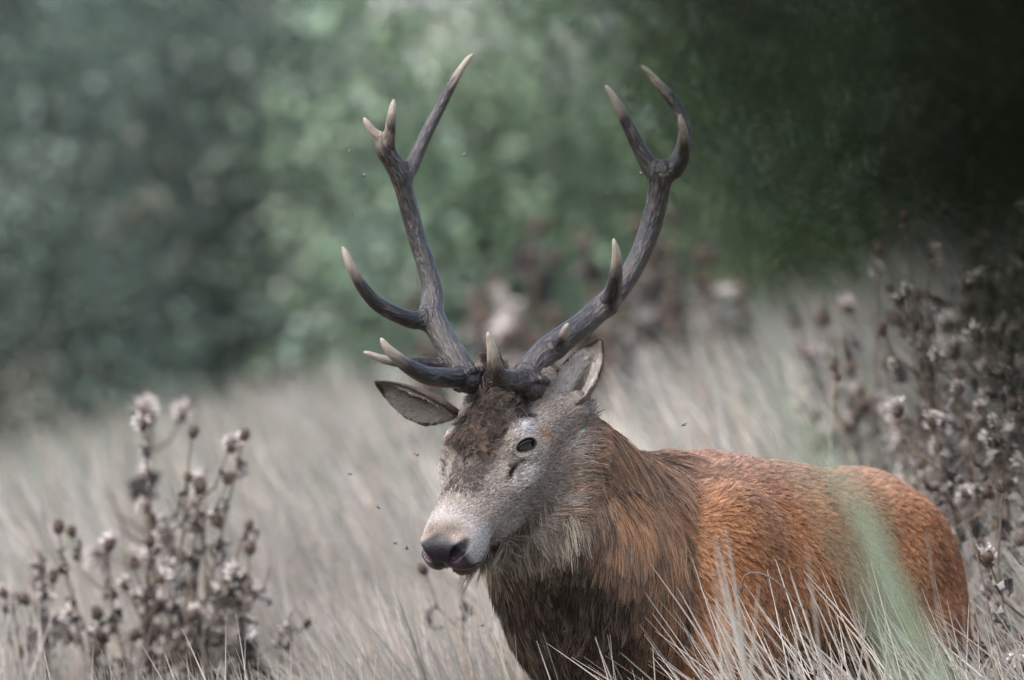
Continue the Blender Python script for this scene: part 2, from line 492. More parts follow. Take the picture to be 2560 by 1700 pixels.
# pale slanting trunk seen between the bushes
tp = empty('birch_sapling', (.10, 31.0, float(ground_h(.10, 31.0))), label='pale slender birch trunk slanting between the light green bushes', cat='tree', group='shrubs and trees of the wood edge')
v, f = tube([np.array([-.12, 0, -.1]), np.array([-.06, 0, .8]), np.array([.03, 0, 1.5]), np.array([.10, .05, 2.2]), np.array([.14, .1, 3.2]), np.array([.15, .1, 4.2])], [.065, .06, .055, .045, .03, .015], 10)
put(bpy.data.objects.new('trunk', quad_mesh('trunk', v, f, m_pale)), tp)
r_ = np.random.default_rng(77)
cen = np.array([.14, .1, 3.6]) + r_.normal(0, 1, (2600, 3)) * np.array([.45, .45, .5])
v, f = leaves(cen, .05 * (.6 + .8 * r_.random(2600)), r_)
cm_ = quad_mesh('crown', v, f, m_leaf, smooth=False); vcol(cm_, 'tint', np.repeat(np.array(G_DARK)[r_.integers(0, 4, 2600)], 4, 0))
put(bpy.data.objects.new('crown', cm_), tp)

# ------------------------------------------------------------------ withered thistles
m_dry = attr_mat('withered_plant', rough=.75, spec=.2, trans=.08, noise=(120, .35))
m_stem = plain_mat('withered_stem', tuple(lin(112, 100, 88)), .8, .2)
m_stem_g = plain_mat('pale_stem', tuple(lin(160, 152, 136)), .8, .2)
def tinted(name, v, f, c, smooth=False):
    m = quad_mesh(name, v, f, m_dry, smooth); vcol(m, 'tint', c if np.ndim(c) == 2 else np.repeat(np.asarray(c)[None], len(v), 0)); return m
def leaf_mesh(i):
    r = np.random.default_rng(300 + i)
    nu, nv = 7, 4
    L_, W_ = .075, .026
    v = []
    tw = r.normal(0, 1.3); cu = r.uniform(1.5, 4)
    for a in range(nu):
        t = a / (nu - 1); w = W_ * (math.sin(math.pi * (t * .85 + .12)) ** .8) * (1 + .5 * r.normal() * .5)
        ang = tw * t
        c = np.array([math.sin(cu * t) * L_ / cu * 1.2, .008 * r.normal(), (1 - math.cos(cu * t)) * L_ / cu * -1.0])
        for b_ in range(nv):
            s_ = (b_ / (nv - 1) - .5) * w
            v.append(c + np.array([0, math.cos(ang) * s_, math.sin(ang) * s_]) + r.normal(0, .0055, 3))
    f = [[a * nv + b_, a * nv + b_ + 1, (a + 1) * nv + b_ + 1, (a + 1) * nv + b_] for a in range(nu - 1) for b_ in range(nv - 1)]
    c = [lin(98, 92, 89), lin(128, 122, 118), lin(76, 71, 69), lin(152, 146, 140), lin(108, 99, 93), lin(172, 166, 160)][i % 6]
    return tinted('leaf', np.array(v), np.array(f), c)
LEAF = [leaf_mesh(i) for i in range(6)]
def head_mesh(i, fluffy):
    r = np.random.default_rng(400 + i)
    parts, cols = [], []
    H_, R_ = .026, .0105
    zz = np.linspace(0, 1, 7); prof = np.sin(np.pi * (zz * .8 + .1)) ** .7
    v, f = tube([np.array([0, 0, H_ * z]) for z in zz], R_ * prof, 9)
    parts.append((v, f)); cols.append(np.repeat(lin(92, 80, 72)[None], len(v), 0))
    n = 34                                                   # bracts
    for k in range(n):
        a = r.random() * 6.28; z = r.uniform(.1, .9); d = np.array([math.cos(a), math.sin(a), .5]); sd_ = np.array([-math.sin(a), math.cos(a), 0])
        p = np.array([math.cos(a), math.sin(a), 0]) * R_ * .9 + np.array([0, 0, z * H_])
        e_ = p + d * r.uniform(.004, .009)
        parts.append((np.array([p - sd_ * .0018, p + sd_ * .0018, e_ + sd_ * .0003, e_ - sd_ * .0003]), np.array([[0, 1, 2, 3]]))); cols.append(np.repeat(lin(128, 114, 100)[None], 4, 0))
    if fluffy:
        nrm_f = nrm(r.normal(0, 1, 3) + np.array([0, 0, 1.2]))
        for k in range(110):
            a = r.random() * 6.28; d = nrm(nrm_f + r.normal(0, .55, 3)); sd_ = nrm(np.cross(d, r.normal(0, 1, 3)))
            p = np.array([0, 0, H_ * .8]); e_ = p + d * r.uniform(.008, .024)
            parts.append((np.array([p - sd_ * .0006, p + sd_ * .0006, e_ + sd_ * .0026, e_ - sd_ * .0026]), np.array([[0, 1, 2, 3]]))); cols.append(np.repeat(lin(212, 204, 198)[None], 4, 0))
    v, f = join(parts)
    return tinted('seed_head', v, f, np.concatenate(cols))
HEADS = [head_mesh(i, i % 2 == 0) for i in range(4)]
def rot_to(d, spin):
    d = Vector(d).normalized()
    return (d.to_track_quat('Z', 'Y').to_matrix() @ Matrix.Rotation(spin, 3, 'Z')).to_euler()
def thistle(label, px, d, top_py, n_stem, spread, seed, n_leaf=40, n_head=14, lean=0.0, fluff=.5, scale=1.0, lsize=1.0, leafy=(.25, .95), name='withered_thistle', group='withered thistles among the dry grass', stem_mat=None, hmin=.55):
    r = random.Random(seed)
    b0 = P(px, 1700, d); gz = float(ground_h(b0[0], b0[1]))
    top = P(px, top_py, d)[2] - gz
    root = empty(name, (b0[0], b0[1], gz), label=label, cat='thistle', group=group)
    parts, tips, spots = [], [], []
    for k in range(n_stem):
        f_ = 1.0 if k == 0 else r.uniform(hmin, .95 if hmin < .6 else 1.0)
        dx = (lean + r.uniform(-1, 1) * spread) if k else lean
        dy = r.uniform(-1, 1) * spread * .7
        hgt = top * f_
        path = [np.array([dx * t ** 1.4 + r.uniform(-.012, .012), dy * t ** 1.4, hgt * t]) for t in np.linspace(0, 1, 8)]
        parts.append(tube(path, np.linspace(.007, .0028, 8) * scale, 6))
        tips.append((path[-1], path[-1] - path[-2]))
        for q in range(10): spots.append((path, r.uniform(*leafy)))
        for q in range(r.randint(3, 5)):                    # side branches
            t = r.uniform(.45, .92); i = int(t * 7); p = path[i] + (path[min(i + 1, 7)] - path[i]) * (t * 7 - i)
            a = r.random() * 6.28; ln = r.uniform(.08, .20)
            e_ = p + np.array([math.cos(a) * ln * .7, math.sin(a) * ln * .7, ln * .75]); m_ = (p + e_) / 2 + np.array([math.cos(a), math.sin(a), -.4]) * ln * .15
            bp_ = [p, m_, e_]
            parts.append(tube(bp_, [.0035 * scale, .0028 * scale, .002 * scale], 5))
            tips.append((e_, e_ - m_)); spots.append((bp_, r.uniform(.2, 1)))
    v, f = join(parts)
    put(bpy.data.objects.new('stem', quad_mesh('stem', v, f, stem_mat or m_stem)), root)
    r.shuffle(tips)
    for j, (p, dv) in enumerate(tips[:n_head]):
        o = bpy.data.objects.new('seed_head', HEADS[(0 if r.random() < fluff else 1) + 2 * r.randint(0, 1)])
        o.location = p; o.rotation_euler = rot_to(dv + np.array([r.uniform(-.05, .05), r.uniform(-.05, .05), 0]), r.random() * 6); s_ = r.uniform(.9, 1.45) * scale; o.scale = (s_, s_, s_)
        put(o, root)
    for j in range(n_leaf):
        path, t = r.choice(spots); m = len(path) - 1
        t = min(.999, max(0, t + r.uniform(-.15, .1))); i = int(t * m); p = path[i] + (path[i + 1] - path[i]) * (t * m - i)
        o = bpy.data.objects.new('leaf', r.choice(LEAF))
        o.location = p; o.rotation_euler = (r.uniform(-.6, .6), r.uniform(-.4, 1.1), r.random() * 6.28); s_ = r.uniform(.5, 1.15) * scale * lsize; o.scale = (s_, s_, s_)
        put(o, root)
    return root
thistle('tall many-stemmed withered thistle with white fluffy heads in the open dry grass', 372, 3.2, 1075, 13, .24, 1, 190, 80, fluff=.35, leafy=(.55, 1), lsize=.85, hmin=.62)
thistle('thistle with large pale fluffy heads standing behind the tall many-stemmed one', 370, 5.6, 1050, 4, .16, 16, 50, 12, fluff=1.0, scale=1.7, leafy=(.6, 1))
thistle('withered thistle with drooping brown leaves beside the tall many-stemmed one', 620, 3.0, 1390, 7, .10, 2, 140, 8, fluff=.1, leafy=(.66, 1), lsize=1.2)
thistle('low dark withered thistle beyond the tall many-stemmed one', 105, 3.4, 1380, 5, .11, 3, 90, 14, fluff=.1, leafy=(.66, 1))
thistle('sparse withered thistle behind the chest of the stag', 1150, 2.6, 1440, 3, .14, 4, 26, 7, fluff=.1, leafy=(.4, 1))
thistle('thin withered thistle poking up behind the tall fluffy one', 505, 3.4, 1170, 3, .10, 15, 12, 6, fluff=.3)
thistle('tallest withered thistle on the bank, its top against the dark bushes', 2470, 3.8, 500, 11, .22, 5, 170, 60, fluff=.45, leafy=(.5, 1), lsize=1.0, hmin=.6)
thistle('leafy withered thistle in front of the tallest one on the bank', 2520, 2.4, 830, 11, .22, 6, 170, 46, fluff=.35, leafy=(.4, 1), lsize=1.0)
thistle('spindly withered thistle between the rump of the stag and the leafy bank thistles', 2350, 3.0, 900, 7, .18, 7, 90, 30, fluff=.35, leafy=(.5, 1), lsize=.9)
thistle('crooked withered thistle low down beside the rump of the stag', 2500, .9, 1230, 7, .16, 8, 170, 24, fluff=.3, leafy=(.3, 1))
thistle('thin withered thistle with dark round heads above the back of the stag', 2085, 3.6, 930, 7, .17, 9, 10, 30, fluff=0.0, scale=.8, stem_mat=m_stem_g)
thistle('grey withered thistle with a single pale head high on the bank', 2330, 4.2, 640, 4, .12, 10, 30, 12, fluff=.7)
for k, (px, tp, dd, lab) in enumerate(((2200, 640, 6.0, 'blurred grey thistle on the bank above the rump of the stag'), (2420, 430, 7.0, 'blurred tall thistle near the top of the bank under the added dark bough'), (2050, 720, 7.5, 'blurred thistle where the bank meets the dark bushes'), (2560, 560, 5.0, 'blurred dark thistle at the outer end of the bank'), (2300, 760, 5.2, 'blurred thistle half way up the bank'))):
    thistle(lab, px, dd, tp, 7, .2, 50 + k, 150, 30, fluff=.3, scale=1.3, leafy=(.4, 1), group='blurred thistles on the bank')
for k, (px, tp, dd, lab) in enumerate(((1330, 590, 11.5, 'tall grey thistle clump far behind, seen between the antlers'), (1470, 640, 12.2, 'brown thistle clump far behind the upper beam of the antler'), (1600, 600, 12.8, 'greyish thistle clump at the foot of the bank far behind'), (1230, 720, 12, 'low brown thistle clump far behind the forehead'), (1690, 560, 13.5, 'yellowish thistle clump at the foot of the bright green bush'))):
    thistle(lab, px, dd + 3, tp, 8, .3, 30 + k, 340, 40, fluff=.08, scale=2.3, leafy=(.2, 1), group='far thistle clumps')
# ------------------------------------------------------------------ the stag
TH, PH = math.radians(32), math.radians(44)
HS = 1.1
F = np.array([-math.cos(PH) * math.sin(TH), -math.cos(PH) * math.cos(TH), -math.sin(PH)])   # towards the nose
L = np.array([math.cos(TH), -math.sin(TH), 0.0])                                             # the stag's left
U = np.array([-math.sin(PH) * math.sin(TH), -math.sin(PH) * math.cos(TH), math.cos(PH)])    # out of the forehead
HR = np.array([F, L, U])
M0 = P(1193, 1099, -0.03)
def H(x, y, z): return M0 + HS * (x * (.9 if x > 0 else 1) * F + y * L + z * U)
class Scaled:
    def __init__(s, f): s.f = f
    def ell(s, c, R, r, k=.02, cut=False): s.f.ell(c, R, np.asarray(r) * HS, k, cut)
    def cone(s, a, b, ra, rb, k=.02, cut=False): s.f.cone(a, b, ra * HS, rb * HS, k, cut)
    def chain(s, p, r, k=.02, cut=False, sub=5): s.f.chain(p, np.asarray(r) * HS, k, cut, sub)
def Hrot(a, b, c):
    """axes for a head ellipsoid turned about the head's own axes (degrees)"""
    R = (Matrix.Rotation(math.radians(c), 3, 'Z') @ Matrix.Rotation(math.radians(b), 3, 'Y') @ Matrix.Rotation(math.radians(a), 3, 'X'))
    return np.array(R).T @ HR

AL = math.radians(53)
BU = np.array([math.cos(AL), math.sin(AL), 0.0])      # towards the rump
BV = np.array([math.sin(AL), -math.cos(AL), 0.0])     # the stag's left
BZ = np.array([0, 0, 1.0])
BR = np.array([BU, BV, BZ])
WP = P(1690, 1120, 0.47)                              # withers
def B(s, t, z): return np.array([WP[0], WP[1], 0]) + s * BU + t * BV + np.array([0, 0, z])

def axis(spans):
    out = [spans[0][0]]
    for a, b, h in spans:
        n = max(2, int(round((b - a) / h)))
        out += list(a + (b - a) * (np.arange(n) + 1) / n)
    return np.array(out)
fx = axis([(-0.24, -0.22, .004), (-0.22, 0.16, .0036), (0.16, 0.3, .006), (0.3, 1.35, .012)])
fy = axis([(-0.32, 0.10, .0036), (0.10, 0.3, .007), (0.3, 1.5, .012)])
fz = axis([(-0.02, 0.7, .016), (0.7, 0.92, .01), (0.92, 1.44, .0036)])
fd = Field(fx, fy, fz)
# trunk
fd.ell(B(0.28, 0, 0.92), BR, (0.44, 0.215, 0.25), .10)
fd.ell(B(0.02, 0, 0.925), BR, (0.26, 0.18, 0.255), .12)
fd.ell(B(0.07, 0, 1.085), BR, (0.22, 0.075, 0.095), .10)             # withers
fd.ell(B(0.40, 0, 1.055), BR, (0.40, 0.15, 0.10), .10)
fd.ell(B(0.70, 0, 0.955), BR, (0.20, 0.17, 0.20), .10)                # croup
fd.ell(B(-0.17, 0, 0.88), BR, (0.16, 0.15, 0.20), .10)               # breast
for t in (-1, 1):
    fd.ell(B(0.0, 0.155 * t, 0.91), BR, (0.155, 0.078, 0.23), .04)   # shoulder
    fd.ell(B(0.77, 0.10 * t, 0.83), BR, (0.18, 0.085, 0.24), .08)    # thigh
    # fore leg
    fd.chain([B(-0.06, .135 * t, .80), B(0.02, .14 * t, .66), B(-0.02, .135 * t, .40), B(-0.03, .13 * t, .10), B(-.07, .13 * t, .03)],
             [.085, .062, .034, .024, .026], .04)
    # hind leg
    fd.chain([B(.77, .11 * t, .76), B(.66, .14 * t, .60), B(.84, .13 * t, .42), B(.82, .12 * t, .12), B(.77, .12 * t, .03)],
             [.12, .085, .038, .026, .028], .05)
fd.cone(B(.875, 0, .97), B(.92, 0, .86), .03, .02, .03)            # tail
# neck
fd.chain([P(1385, 1145, .14), P(1425, 1225, .21), P(1470, 1330, .27), P(1535, 1420, .36)], [.105, .132, .172, .20], .07)
fd.chain([P(1400, 1165, .18), P(1488, 1250, .30), P(1610, 1335, .42)], [.105, .120, .145], .08)
fd.chain([P(1430, 1400, .22), P(1470, 1490, .28), P(1530, 1550, .36)], [.155, .165, .16], .08)
# head
hd = Scaled(fd)
fd.chain([H(.10, 0, -.150), H(.03, 0, -.185), P(1370, 1310, .12)], [.045, .075, .12], .06)      # throat
hd.ell(H(-.105, 0, -.075), HR, (.105, .082, .072), .03)
hd.ell(H(-.035, 0, -.058), HR, (.09, .082, .056), .04)
hd.cone(H(-.02, 0, -.052), H(.215, 0, -.064), .052, .043, .03)
for t in (-1, 1):
    hd.ell(H(-.028, .070 * t, -.024), Hrot(0, 0, 0), (.045, .020, .018), .035)       # brow
    hd.cone(H(.02, .046 * t, -.088), H(.20, .022 * t, -.080), .048, .040, .03)       # upper jaw
    hd.cone(H(-.12, .080 * t, -.065), H(.02, .078 * t, -.078), .034, .024, .04)      # cheekbone
    hd.cone(H(.12, .028 * t, -.130), H(-.07, .060 * t, -.155), .032, .055, .03)      # lower jaw
    hd.ell(H(-.030, .066 * t, -.120), HR, (.095, .040, .075), .03)                   # cheek
    hd.ell(H(.232, .030 * t, -.090), Hrot(0, 0, -6 * t), (.052, .034, .042), .02)    # upper lip
    hd.ell(H(.262, .035 * t, -.062), Hrot(0, 10, 0), (.024, .022, .018), .012)       # nostril wing
    hd.cone(H(-.155, .064 * t, -.03), H(-.175, .066 * t, .0), .032, .030, .02)       # pedicle
    hd.cone(H(-.140, .085 * t, -.070), H(-.172, .112 * t, -.080), .036, .030, .03)   # ear root
hd.ell(H(.258, 0, -.076), Hrot(0, 12, 0), (.030, .048, .037), .015)                  # nose
hd.ell(H(.205, 0, -.138), Hrot(0, 6, 0), (.042, .034, .024), .012)                   # chin
hd.cone(H(.18, 0, -.136), H(.09, 0, -.142), .028, .034, .015)
EYE = [H(-.018, .0755 * t, -.0445) for t in (-1, 1)]
EYER = .0250 * HS
LIDS = []
for t, e in zip((-1, 1), EYE):
    hd.ell(e, HR, (.033, .030, .030), .014)                                          # lids
    od = nrm(.80 * t * L + .58 * U + .10 * F)                                        # the way the eye looks
    ta = nrm(.66 * F - .70 * L * t); ta = nrm(ta - (ta @ od) * od); tb = np.cross(od, ta)
    LIDS.append((e, od, ta, tb))
    hd.ell(e + od * .026, np.array([ta, od, tb]), (.0228, .022, .0108), .003, cut=True)
    hd.chain([H(.018, .092 * t, -.046), H(.030, .085 * t, -.044)], [.002, .0035], .008, cut=True, sub=1)
    hd.cone(H(.036, .081 * t, -.043), H(.062, .078 * t, -.050), .0085, .0060, .008, cut=True)  # scent gland
    # nostril: a comma that opens sideways
    hd.chain([H(.280, .026 * t, -.078), H(.276, .040 * t, -.064), H(.258, .056 * t, -.060)], [.0075, .0125, .011], .006, cut=True)
    # mouth
    hd.chain([H(.275, .004 * t, -.116), H(.245, .036 * t, -.120), H(.20, .052 * t, -.114), H(.165, .060 * t, -.110)], [.005, .0045, .004, .002], .006, cut=True)
hd.chain([H(.291, 0, -.085), H(.289, 0, -.108)], [.0035, .004], .006, cut=True)       # groove below the nose
bv, bf = fd.mesh()
bv = smooth_mesh(bv, bf, 2, 0.4)
del fd

def vnormals(v, f):
    n = np.cross(v[f[:, 2]] - v[f[:, 0]], v[f[:, 3]] - v[f[:, 1]])
    out = np.zeros_like(v)
    for i in range(4): np.add.at(out, f[:, i], n)
    return nrm(out)
bn = vnormals(bv, bf)

# regions of the coat
def hloc(p):
    d = (p - M0) / HS
    return d @ F, d @ L, d @ U
def bloc(p):
    d = p - np.array([WP[0], WP[1], 0])
    return d @ BU, d @ BV, p[:, 2]
def mixc(a, b, w): return a + (b - a) * np.clip(w, 0, 1)[:, None]
def blob(hx, hy, hz, c, r):
    return np.exp(-(((hx - c[0]) / r[0]) ** 2 + ((np.abs(hy) - c[1]) / r[1]) ** 2 + ((hz - c[2]) / r[2]) ** 2))

C_FACE, C_PALE, C_DARK = lin(150, 140, 131), lin(214, 210, 209), lin(62, 52, 46)
C_RUST, C_MANE, C_MANE2 = lin(176, 122, 84), lin(134, 100, 78), lin(34, 31, 31)
C_BODY, C_BODY2, C_BELLY = lin(188, 134, 94), lin(170, 114, 74), lin(110, 76, 54)
C_NOSE, C_PINK = lin(34, 33, 38), lin(140, 108, 120)

def regions(p):
    hx, hy, hz = hloc(p)
    s, t, z = bloc(p)
    head = sstep(-.34, -.22, hx) * sstep(.0, .05, hz + .215 + .55 * hx)     # face as against neck
    q = hz + .185 + .55 * hx + (vnoise(p, 45, 3) - .5) * .05
    face = sstep(-.035, .03, q) * sstep(-.24, -.19, hx)
    tw = np.interp(hx, [-.2, -.1, -.03, .035], [.062, .060, .046, .030])
    tuft = (1 - sstep(.7, 1.1, np.abs(hy) / tw + (vnoise(p, 60, 7) - .5) * .4)) * sstep(-.065, -.03, hz) * (1 - sstep(.015, .045, hx)) * sstep(-.26, -.2, hx)
    shoulder = sstep(-.12, .08, s + .11 + .15 * sstep(.0, .15, np.abs(t)) + (vnoise(p, 22, 6) - .5) * .06)               # behind the mane
    mane = (1 - face) * (1 - shoulder)
    return hx, hy, hz, s, t, z, face, tuft, mane, shoulder

def coat_colour(p):
    hx, hy, hz, s, t, z, face, tuft, mane, shoulder = regions(p)
    n1, n2, n3 = vnoise(p, 30, 1), vnoise(p, 90, 2), vnoise(p, 9, 4)
    ay = np.abs(hy)
    # face
    c = np.repeat(C_FACE[None], len(p), 0)
    c = mixc(c, lin(56, 47, 42), (1 - sstep(.018, .062, ay)) * sstep(.16, .08, hx) * sstep(-.05, -.02, hz) * np.clip(.25 + 1.3 * (.6 * n1 + .4 * n2 - .2), 0, .95))
    c = mixc(c, C_PALE, .95 * blob(hx, hy, hz, (-.048, .084, -.012), (.028, .026, .020)))       # over the eye
    c = mixc(c, C_PALE, .6 * blob(hx, hy, hz, (.035, .095, -.065), (.035, .025, .02)))        # under the eye
    c = mixc(c, lin(182, 177, 174), .75 * sstep(.15, .20, hx) * sstep(-.125, -.10, hz))                  # muzzle
    c = mixc(c, lin(112, 92, 76), .8 * blob(hx, hy, hz, (.222, .02, -.035), (.026, .045, .02)))
    c = mixc(c, lin(86, 72, 58), .8 * sstep(-.118, -.135, hz) * sstep(.17, .2, hx))          # lower lip
    c = mixc(c, lin(150, 112, 84), .7 * blob(hx, hy, hz, (-.062, .095, -.062), (.014, .03, .05)))
    c = mixc(c, lin(112, 98, 84), .6 * sstep(.45, .7, n3) * sstep(-.06, -.1, hz))
    c = mixc(c, lin(70, 58, 50), .55 * blob(hx, hy, hz, (.018, .090, -.046), (.014, .016, .006)))
    c = mixc(c, lin(34, 26, 28), blob(hx, hy, hz, (.043, .079, -.045), (.020, .014, .009)))  # scent gland
    c = mixc(c, mixc(np.repeat(lin(40, 34, 32)[None], len(p), 0), lin(96, 74, 60), sstep(.3, .8, n1) * (.10 + .85 * sstep(-.09, .01, hx))), tuft)
    # mane
    dark = sstep(1.15, 1.02, z + .36 * p[:, 0] + (n3 - .5) * .14)
    cm = mixc(np.repeat(C_RUST[None], len(p), 0), C_MANE, sstep(.35, .65, n1))
    cm = mixc(cm, lin(120, 100, 82), .7 * sstep(.07, .0, -(hz + .185 + .55 * hx)))
    cm = mixc(cm, C_MANE2, dark * .92)
    # trunk
    cb = mixc(np.repeat(C_BODY[None], len(p), 0), C_BODY2, sstep(.35, .65, n3))
    cb = mixc(cb, lin(186, 154, 136), .75 * sstep(1.06, 1.2, z))  # paler back: sky sheen painted in, with greyer hair tips
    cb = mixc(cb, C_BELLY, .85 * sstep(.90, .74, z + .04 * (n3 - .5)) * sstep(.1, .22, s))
    cb = mixc(cb, lin(128, 78, 48), .6 * sstep(.62, .78, s) * sstep(1.1, .95, z))
    cb = mixc(cb, C_MANE2, .7 * blob(s, t * 0, z, (-.205, 0, .95), (.022, 1, .13)))           # painted shade of the crease before the shoulder
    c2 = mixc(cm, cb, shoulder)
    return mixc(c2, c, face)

hx, hy, hz, s_, t_, z_, face_, tuft_, mane_, sh_ = regions(bv)
nose = sstep(.205, .222, hx + .012 * np.cos(np.clip(hy * 60, -3, 3)) + (hz + .075) * -.35 - .01) * sstep(-.127, -.121, hz) * (1 - sstep(.048, .058, np.abs(hy)))
nostr = blob(hx, hy, hz, (.234, .046, -.066), (.014, .012, .012))
skin = coat_colour(bv) * .75
skin = mixc(skin, C_NOSE, nose)
skin = mixc(skin, C_PINK, nose * .55 * blob(hx, hy, hz, (.245, .034, -.088), (.02, .012, .014)))
skin = mixc(skin, lin(14, 11, 12), nostr * .9)  # darkness of the nostril hollow painted onto the skin
def lid_m(p):
    """distance from the eye's middle, 1 on the lid line"""
    out = np.full(len(p), 9.0)
    for e, od, ta, tb in LIDS:
        d = p - e
        m = np.sqrt((d @ ta / .0276) ** 2 + (d @ tb / .0142) ** 2) + np.where(d @ od < .008, 9, 0)
        out = np.minimum(out, m)
    return out
lm = lid_m(bv)
skin = mixc(skin, lin(34, 28, 26), 1 - sstep(1.0, 1.15, lm))
gl = blob(hx, hy, hz, (.047, .079, -.048), (.024, .022, .012))
skin = mixc(skin, lin(24, 18, 20), np.clip(gl * 1.6, 0, 1))
mo = np.where(hx > .10, np.exp(-((hz + .117 - .02 * (hx - .2)) / .004) ** 2), 0)
skin = mixc(skin, lin(30, 24, 22), mo)

bald = np.clip(nose + nostr + (1 - sstep(.98, 1.08, lm)) * 1.5 + blob(hx, hy, hz, (.043, .079, -.045), (.018, .013, .0075)) * 1.3, 0, 1)
# ------------------------------------------------------------------ antlers
def antler(chains, kk=.014):
    allp = np.concatenate([np.array([P(*c[:3]) for c in ch]) for ch in chains])
    lo, hi = allp.min(0) - .05, allp.max(0) + .05
    h = .003
    g = Field(*[np.arange(lo[i], hi[i], h) for i in range(3)])
    tips = []
    for ch in chains:
        p = [P(*c[:3]) for c in ch]; r = [c[3] * .93 - .0004 for c in ch]
        g.chain(p, r, kk)
        if r[-1] < .006: tips.append((p, r))
    # coronet: a ring of pearls round the base
    p0 = P(*chains[0][0][:3]); p1 = P(*chains[0][1][:3]); ax = nrm(p1 - p0)
    s1 = nrm(np.cross(ax, [0, 1, 0.3])); s2 = np.cross(ax, s1)
    for i in range(16):
        a = i / 16 * 2 * math.pi
        c = p0 + ax * .004 + (s1 * math.cos(a) + s2 * math.sin(a)) * (chains[0][0][3] + .002)
        g.cone(c, c + ax * random.uniform(-.004, .006), random.uniform(.006, .010), .006, .005)
    v, f = g.mesh()
    v = smooth_mesh(v, f, 2, .5)
    return v, f, tips
RIGHT = [
 [(1172,952,.09,.031),(1142,898,.12,.031),(1104,838,.16,.030),(1080,785,.19,.030),(1081,725,.215,.025),(1063,655,.235,.0235),(1038,579,.245,.0225),(1018,502,.245,.023),(1003,446,.24,.024),(985,412,.235,.024),(966,381,.225,.022),(952,350,.215,.016),(932,328,.205,.011),(918,308,.20,.0085),(911,297,.20,.005)],
 [(966,375,.225,.019),(974,335,.20,.0145),(979,290,.185,.0115),(983,262,.18,.008),(984,251,.18,.0045)],
 [(1003,440,.24,.020),(1024,424,.25,.019),(1045,380,.265,.0165),(1072,322,.285,.0155),(1103,262,.30,.014),(1138,197,.305,.0115),(1168,150,.30,.0075),(1182,136,.30,.0045)],
 [(1078,795,.19,.024),(1037,801,.16,.022),(996,788,.125,.0195),(946,761,.09,.0185),(908,720,.065,.0155),(880,673,.05,.0125),(865,637,.045,.009),(857,618,.045,.0045)],
 [(1130,908,.13,.018),(1095,911,.12,.015),(1060,907,.10,.0138),(1014,908,.075,.013),(961,899,.05,.011),(925,886,.035,.008),(911,880,.03,.0045)],
 [(1160,946,.09,.024),(1113,944,.02,.0245),(1066,938,-.05,.0225),(1025,918,-.10,.019),(996,897,-.125,.0155),(970,872,-.14,.0115),(957,853,-.145,.0075),(953,847,-.146,.0045)],
]
LEFT = [
 [(1330,968,.02,.032),(1322,934,.03,.033),(1360,885,.06,.033),(1405,849,.09,.032),(1453,814,.12,.030),(1494,778,.145,.029),(1530,743,.165,.027),(1560,707,.18,.025),(1589,660,.195,.0245),(1613,606,.205,.0255),(1631,553,.21,.0265),(1643,500,.21,.0265),(1650,458,.205,.0275),(1655,428,.20,.024)],
 [(1650,440,.205,.024),(1625,415,.205,.0225),(1598,369,.205,.0185),(1574,322,.20,.0155),(1551,274,.19,.0125),(1531,238,.18,.009),(1518,219,.175,.0058),(1515,214,.175,.004)],
 [(1655,435,.20,.024),(1682,418,.205,.023),(1705,381,.22,.0205),(1713,333,.24,.0175),(1702,289,.255,.0155),(1678,247,.265,.0145),(1648,212,.265,.012),(1624,183,.26,.0085),(1609,168,.255,.0055),(1606,165,.255,.004)],
 [(1690,425,.19,.019),(1708,395,.165,.0155),(1711,345,.14,.012),(1705,310,.125,.0095),(1700,288,.12,.0045)],
 [(1522,765,.15,.023),(1534,720,.11,.0195),(1541,675,.08,.0155),(1541,632,.055,.011),(1536,608,.045,.007),(1534,598,.043,.004)],
 [(1392,872,.075,.021),(1406,845,.03,.0145),(1416,820,-.01,.009),(1420,810,-.02,.0045)],
 [(1318,952,.02,.027),(1276,951,-.04,.025),(1248,940,-.09,.022),(1237,915,-.12,.0185),(1232,885,-.135,.0145),(1226,855,-.145,.010),(1221,839,-.15,.0065),(1220,832,-.15,.0042)],
]
# ------------------------------------------------------------------ build the stag
STAG = empty('red_deer_stag', (WP[0], WP[1], 0), label='russet red deer stag with tall branching antlers standing in the dry grass', cat='deer')
def into(o, name_parent=STAG):
    o.parent = name_parent
    if name_parent is STAG: o.matrix_parent_inverse = Matrix.Translation(-Vector((WP[0], WP[1], 0)))
    return o

m_skin, n, l, b = new_mat('deer_skin')
a = n.new('ShaderNodeAttribute'); a.attribute_name = 'tint'
a2 = n.new('ShaderNodeAttribute'); a2.attribute_name = 'wet'
sx = n.new('ShaderNodeSeparateColor')
mr = n.new('ShaderNodeMapRange'); mr.inputs['To Min'].default_value = .8; mr.inputs['To Max'].default_value = .16
vo = n.new('ShaderNodeTexVoronoi'); vo.inputs['Scale'].default_value = 260
tc = n.new('ShaderNodeTexCoord'); bp = n.new('ShaderNodeBump'); bp.inputs['Strength'].default_value = .3; bp.inputs['Distance'].default_value = .003
l.new(tc.outputs['Object'], vo.inputs['Vector']); l.new(vo.outputs['Distance'], bp.inputs['Height']); l.new(bp.outputs[0], b.inputs['Normal'])
l.new(a.outputs['Color'], b.inputs['Base Color']); l.new(a2.outputs['Color'], sx.inputs[0]); l.new(sx.outputs[0], mr.inputs['Value']); l.new(mr.outputs[0], b.inputs['Roughness'])
b.inputs['Specular IOR Level'].default_value = .28
m_fur = attr_mat('deer_fur', rough=.45, spec=.38)

bm_ = quad_mesh('body', bv, bf, m_skin)
vcol(bm_, 'tint', skin)
vcol(bm_, 'wet', np.repeat(nose[:, None], 3, 1))
BODY = into(put(bpy.data.objects.new('body', bm_)))

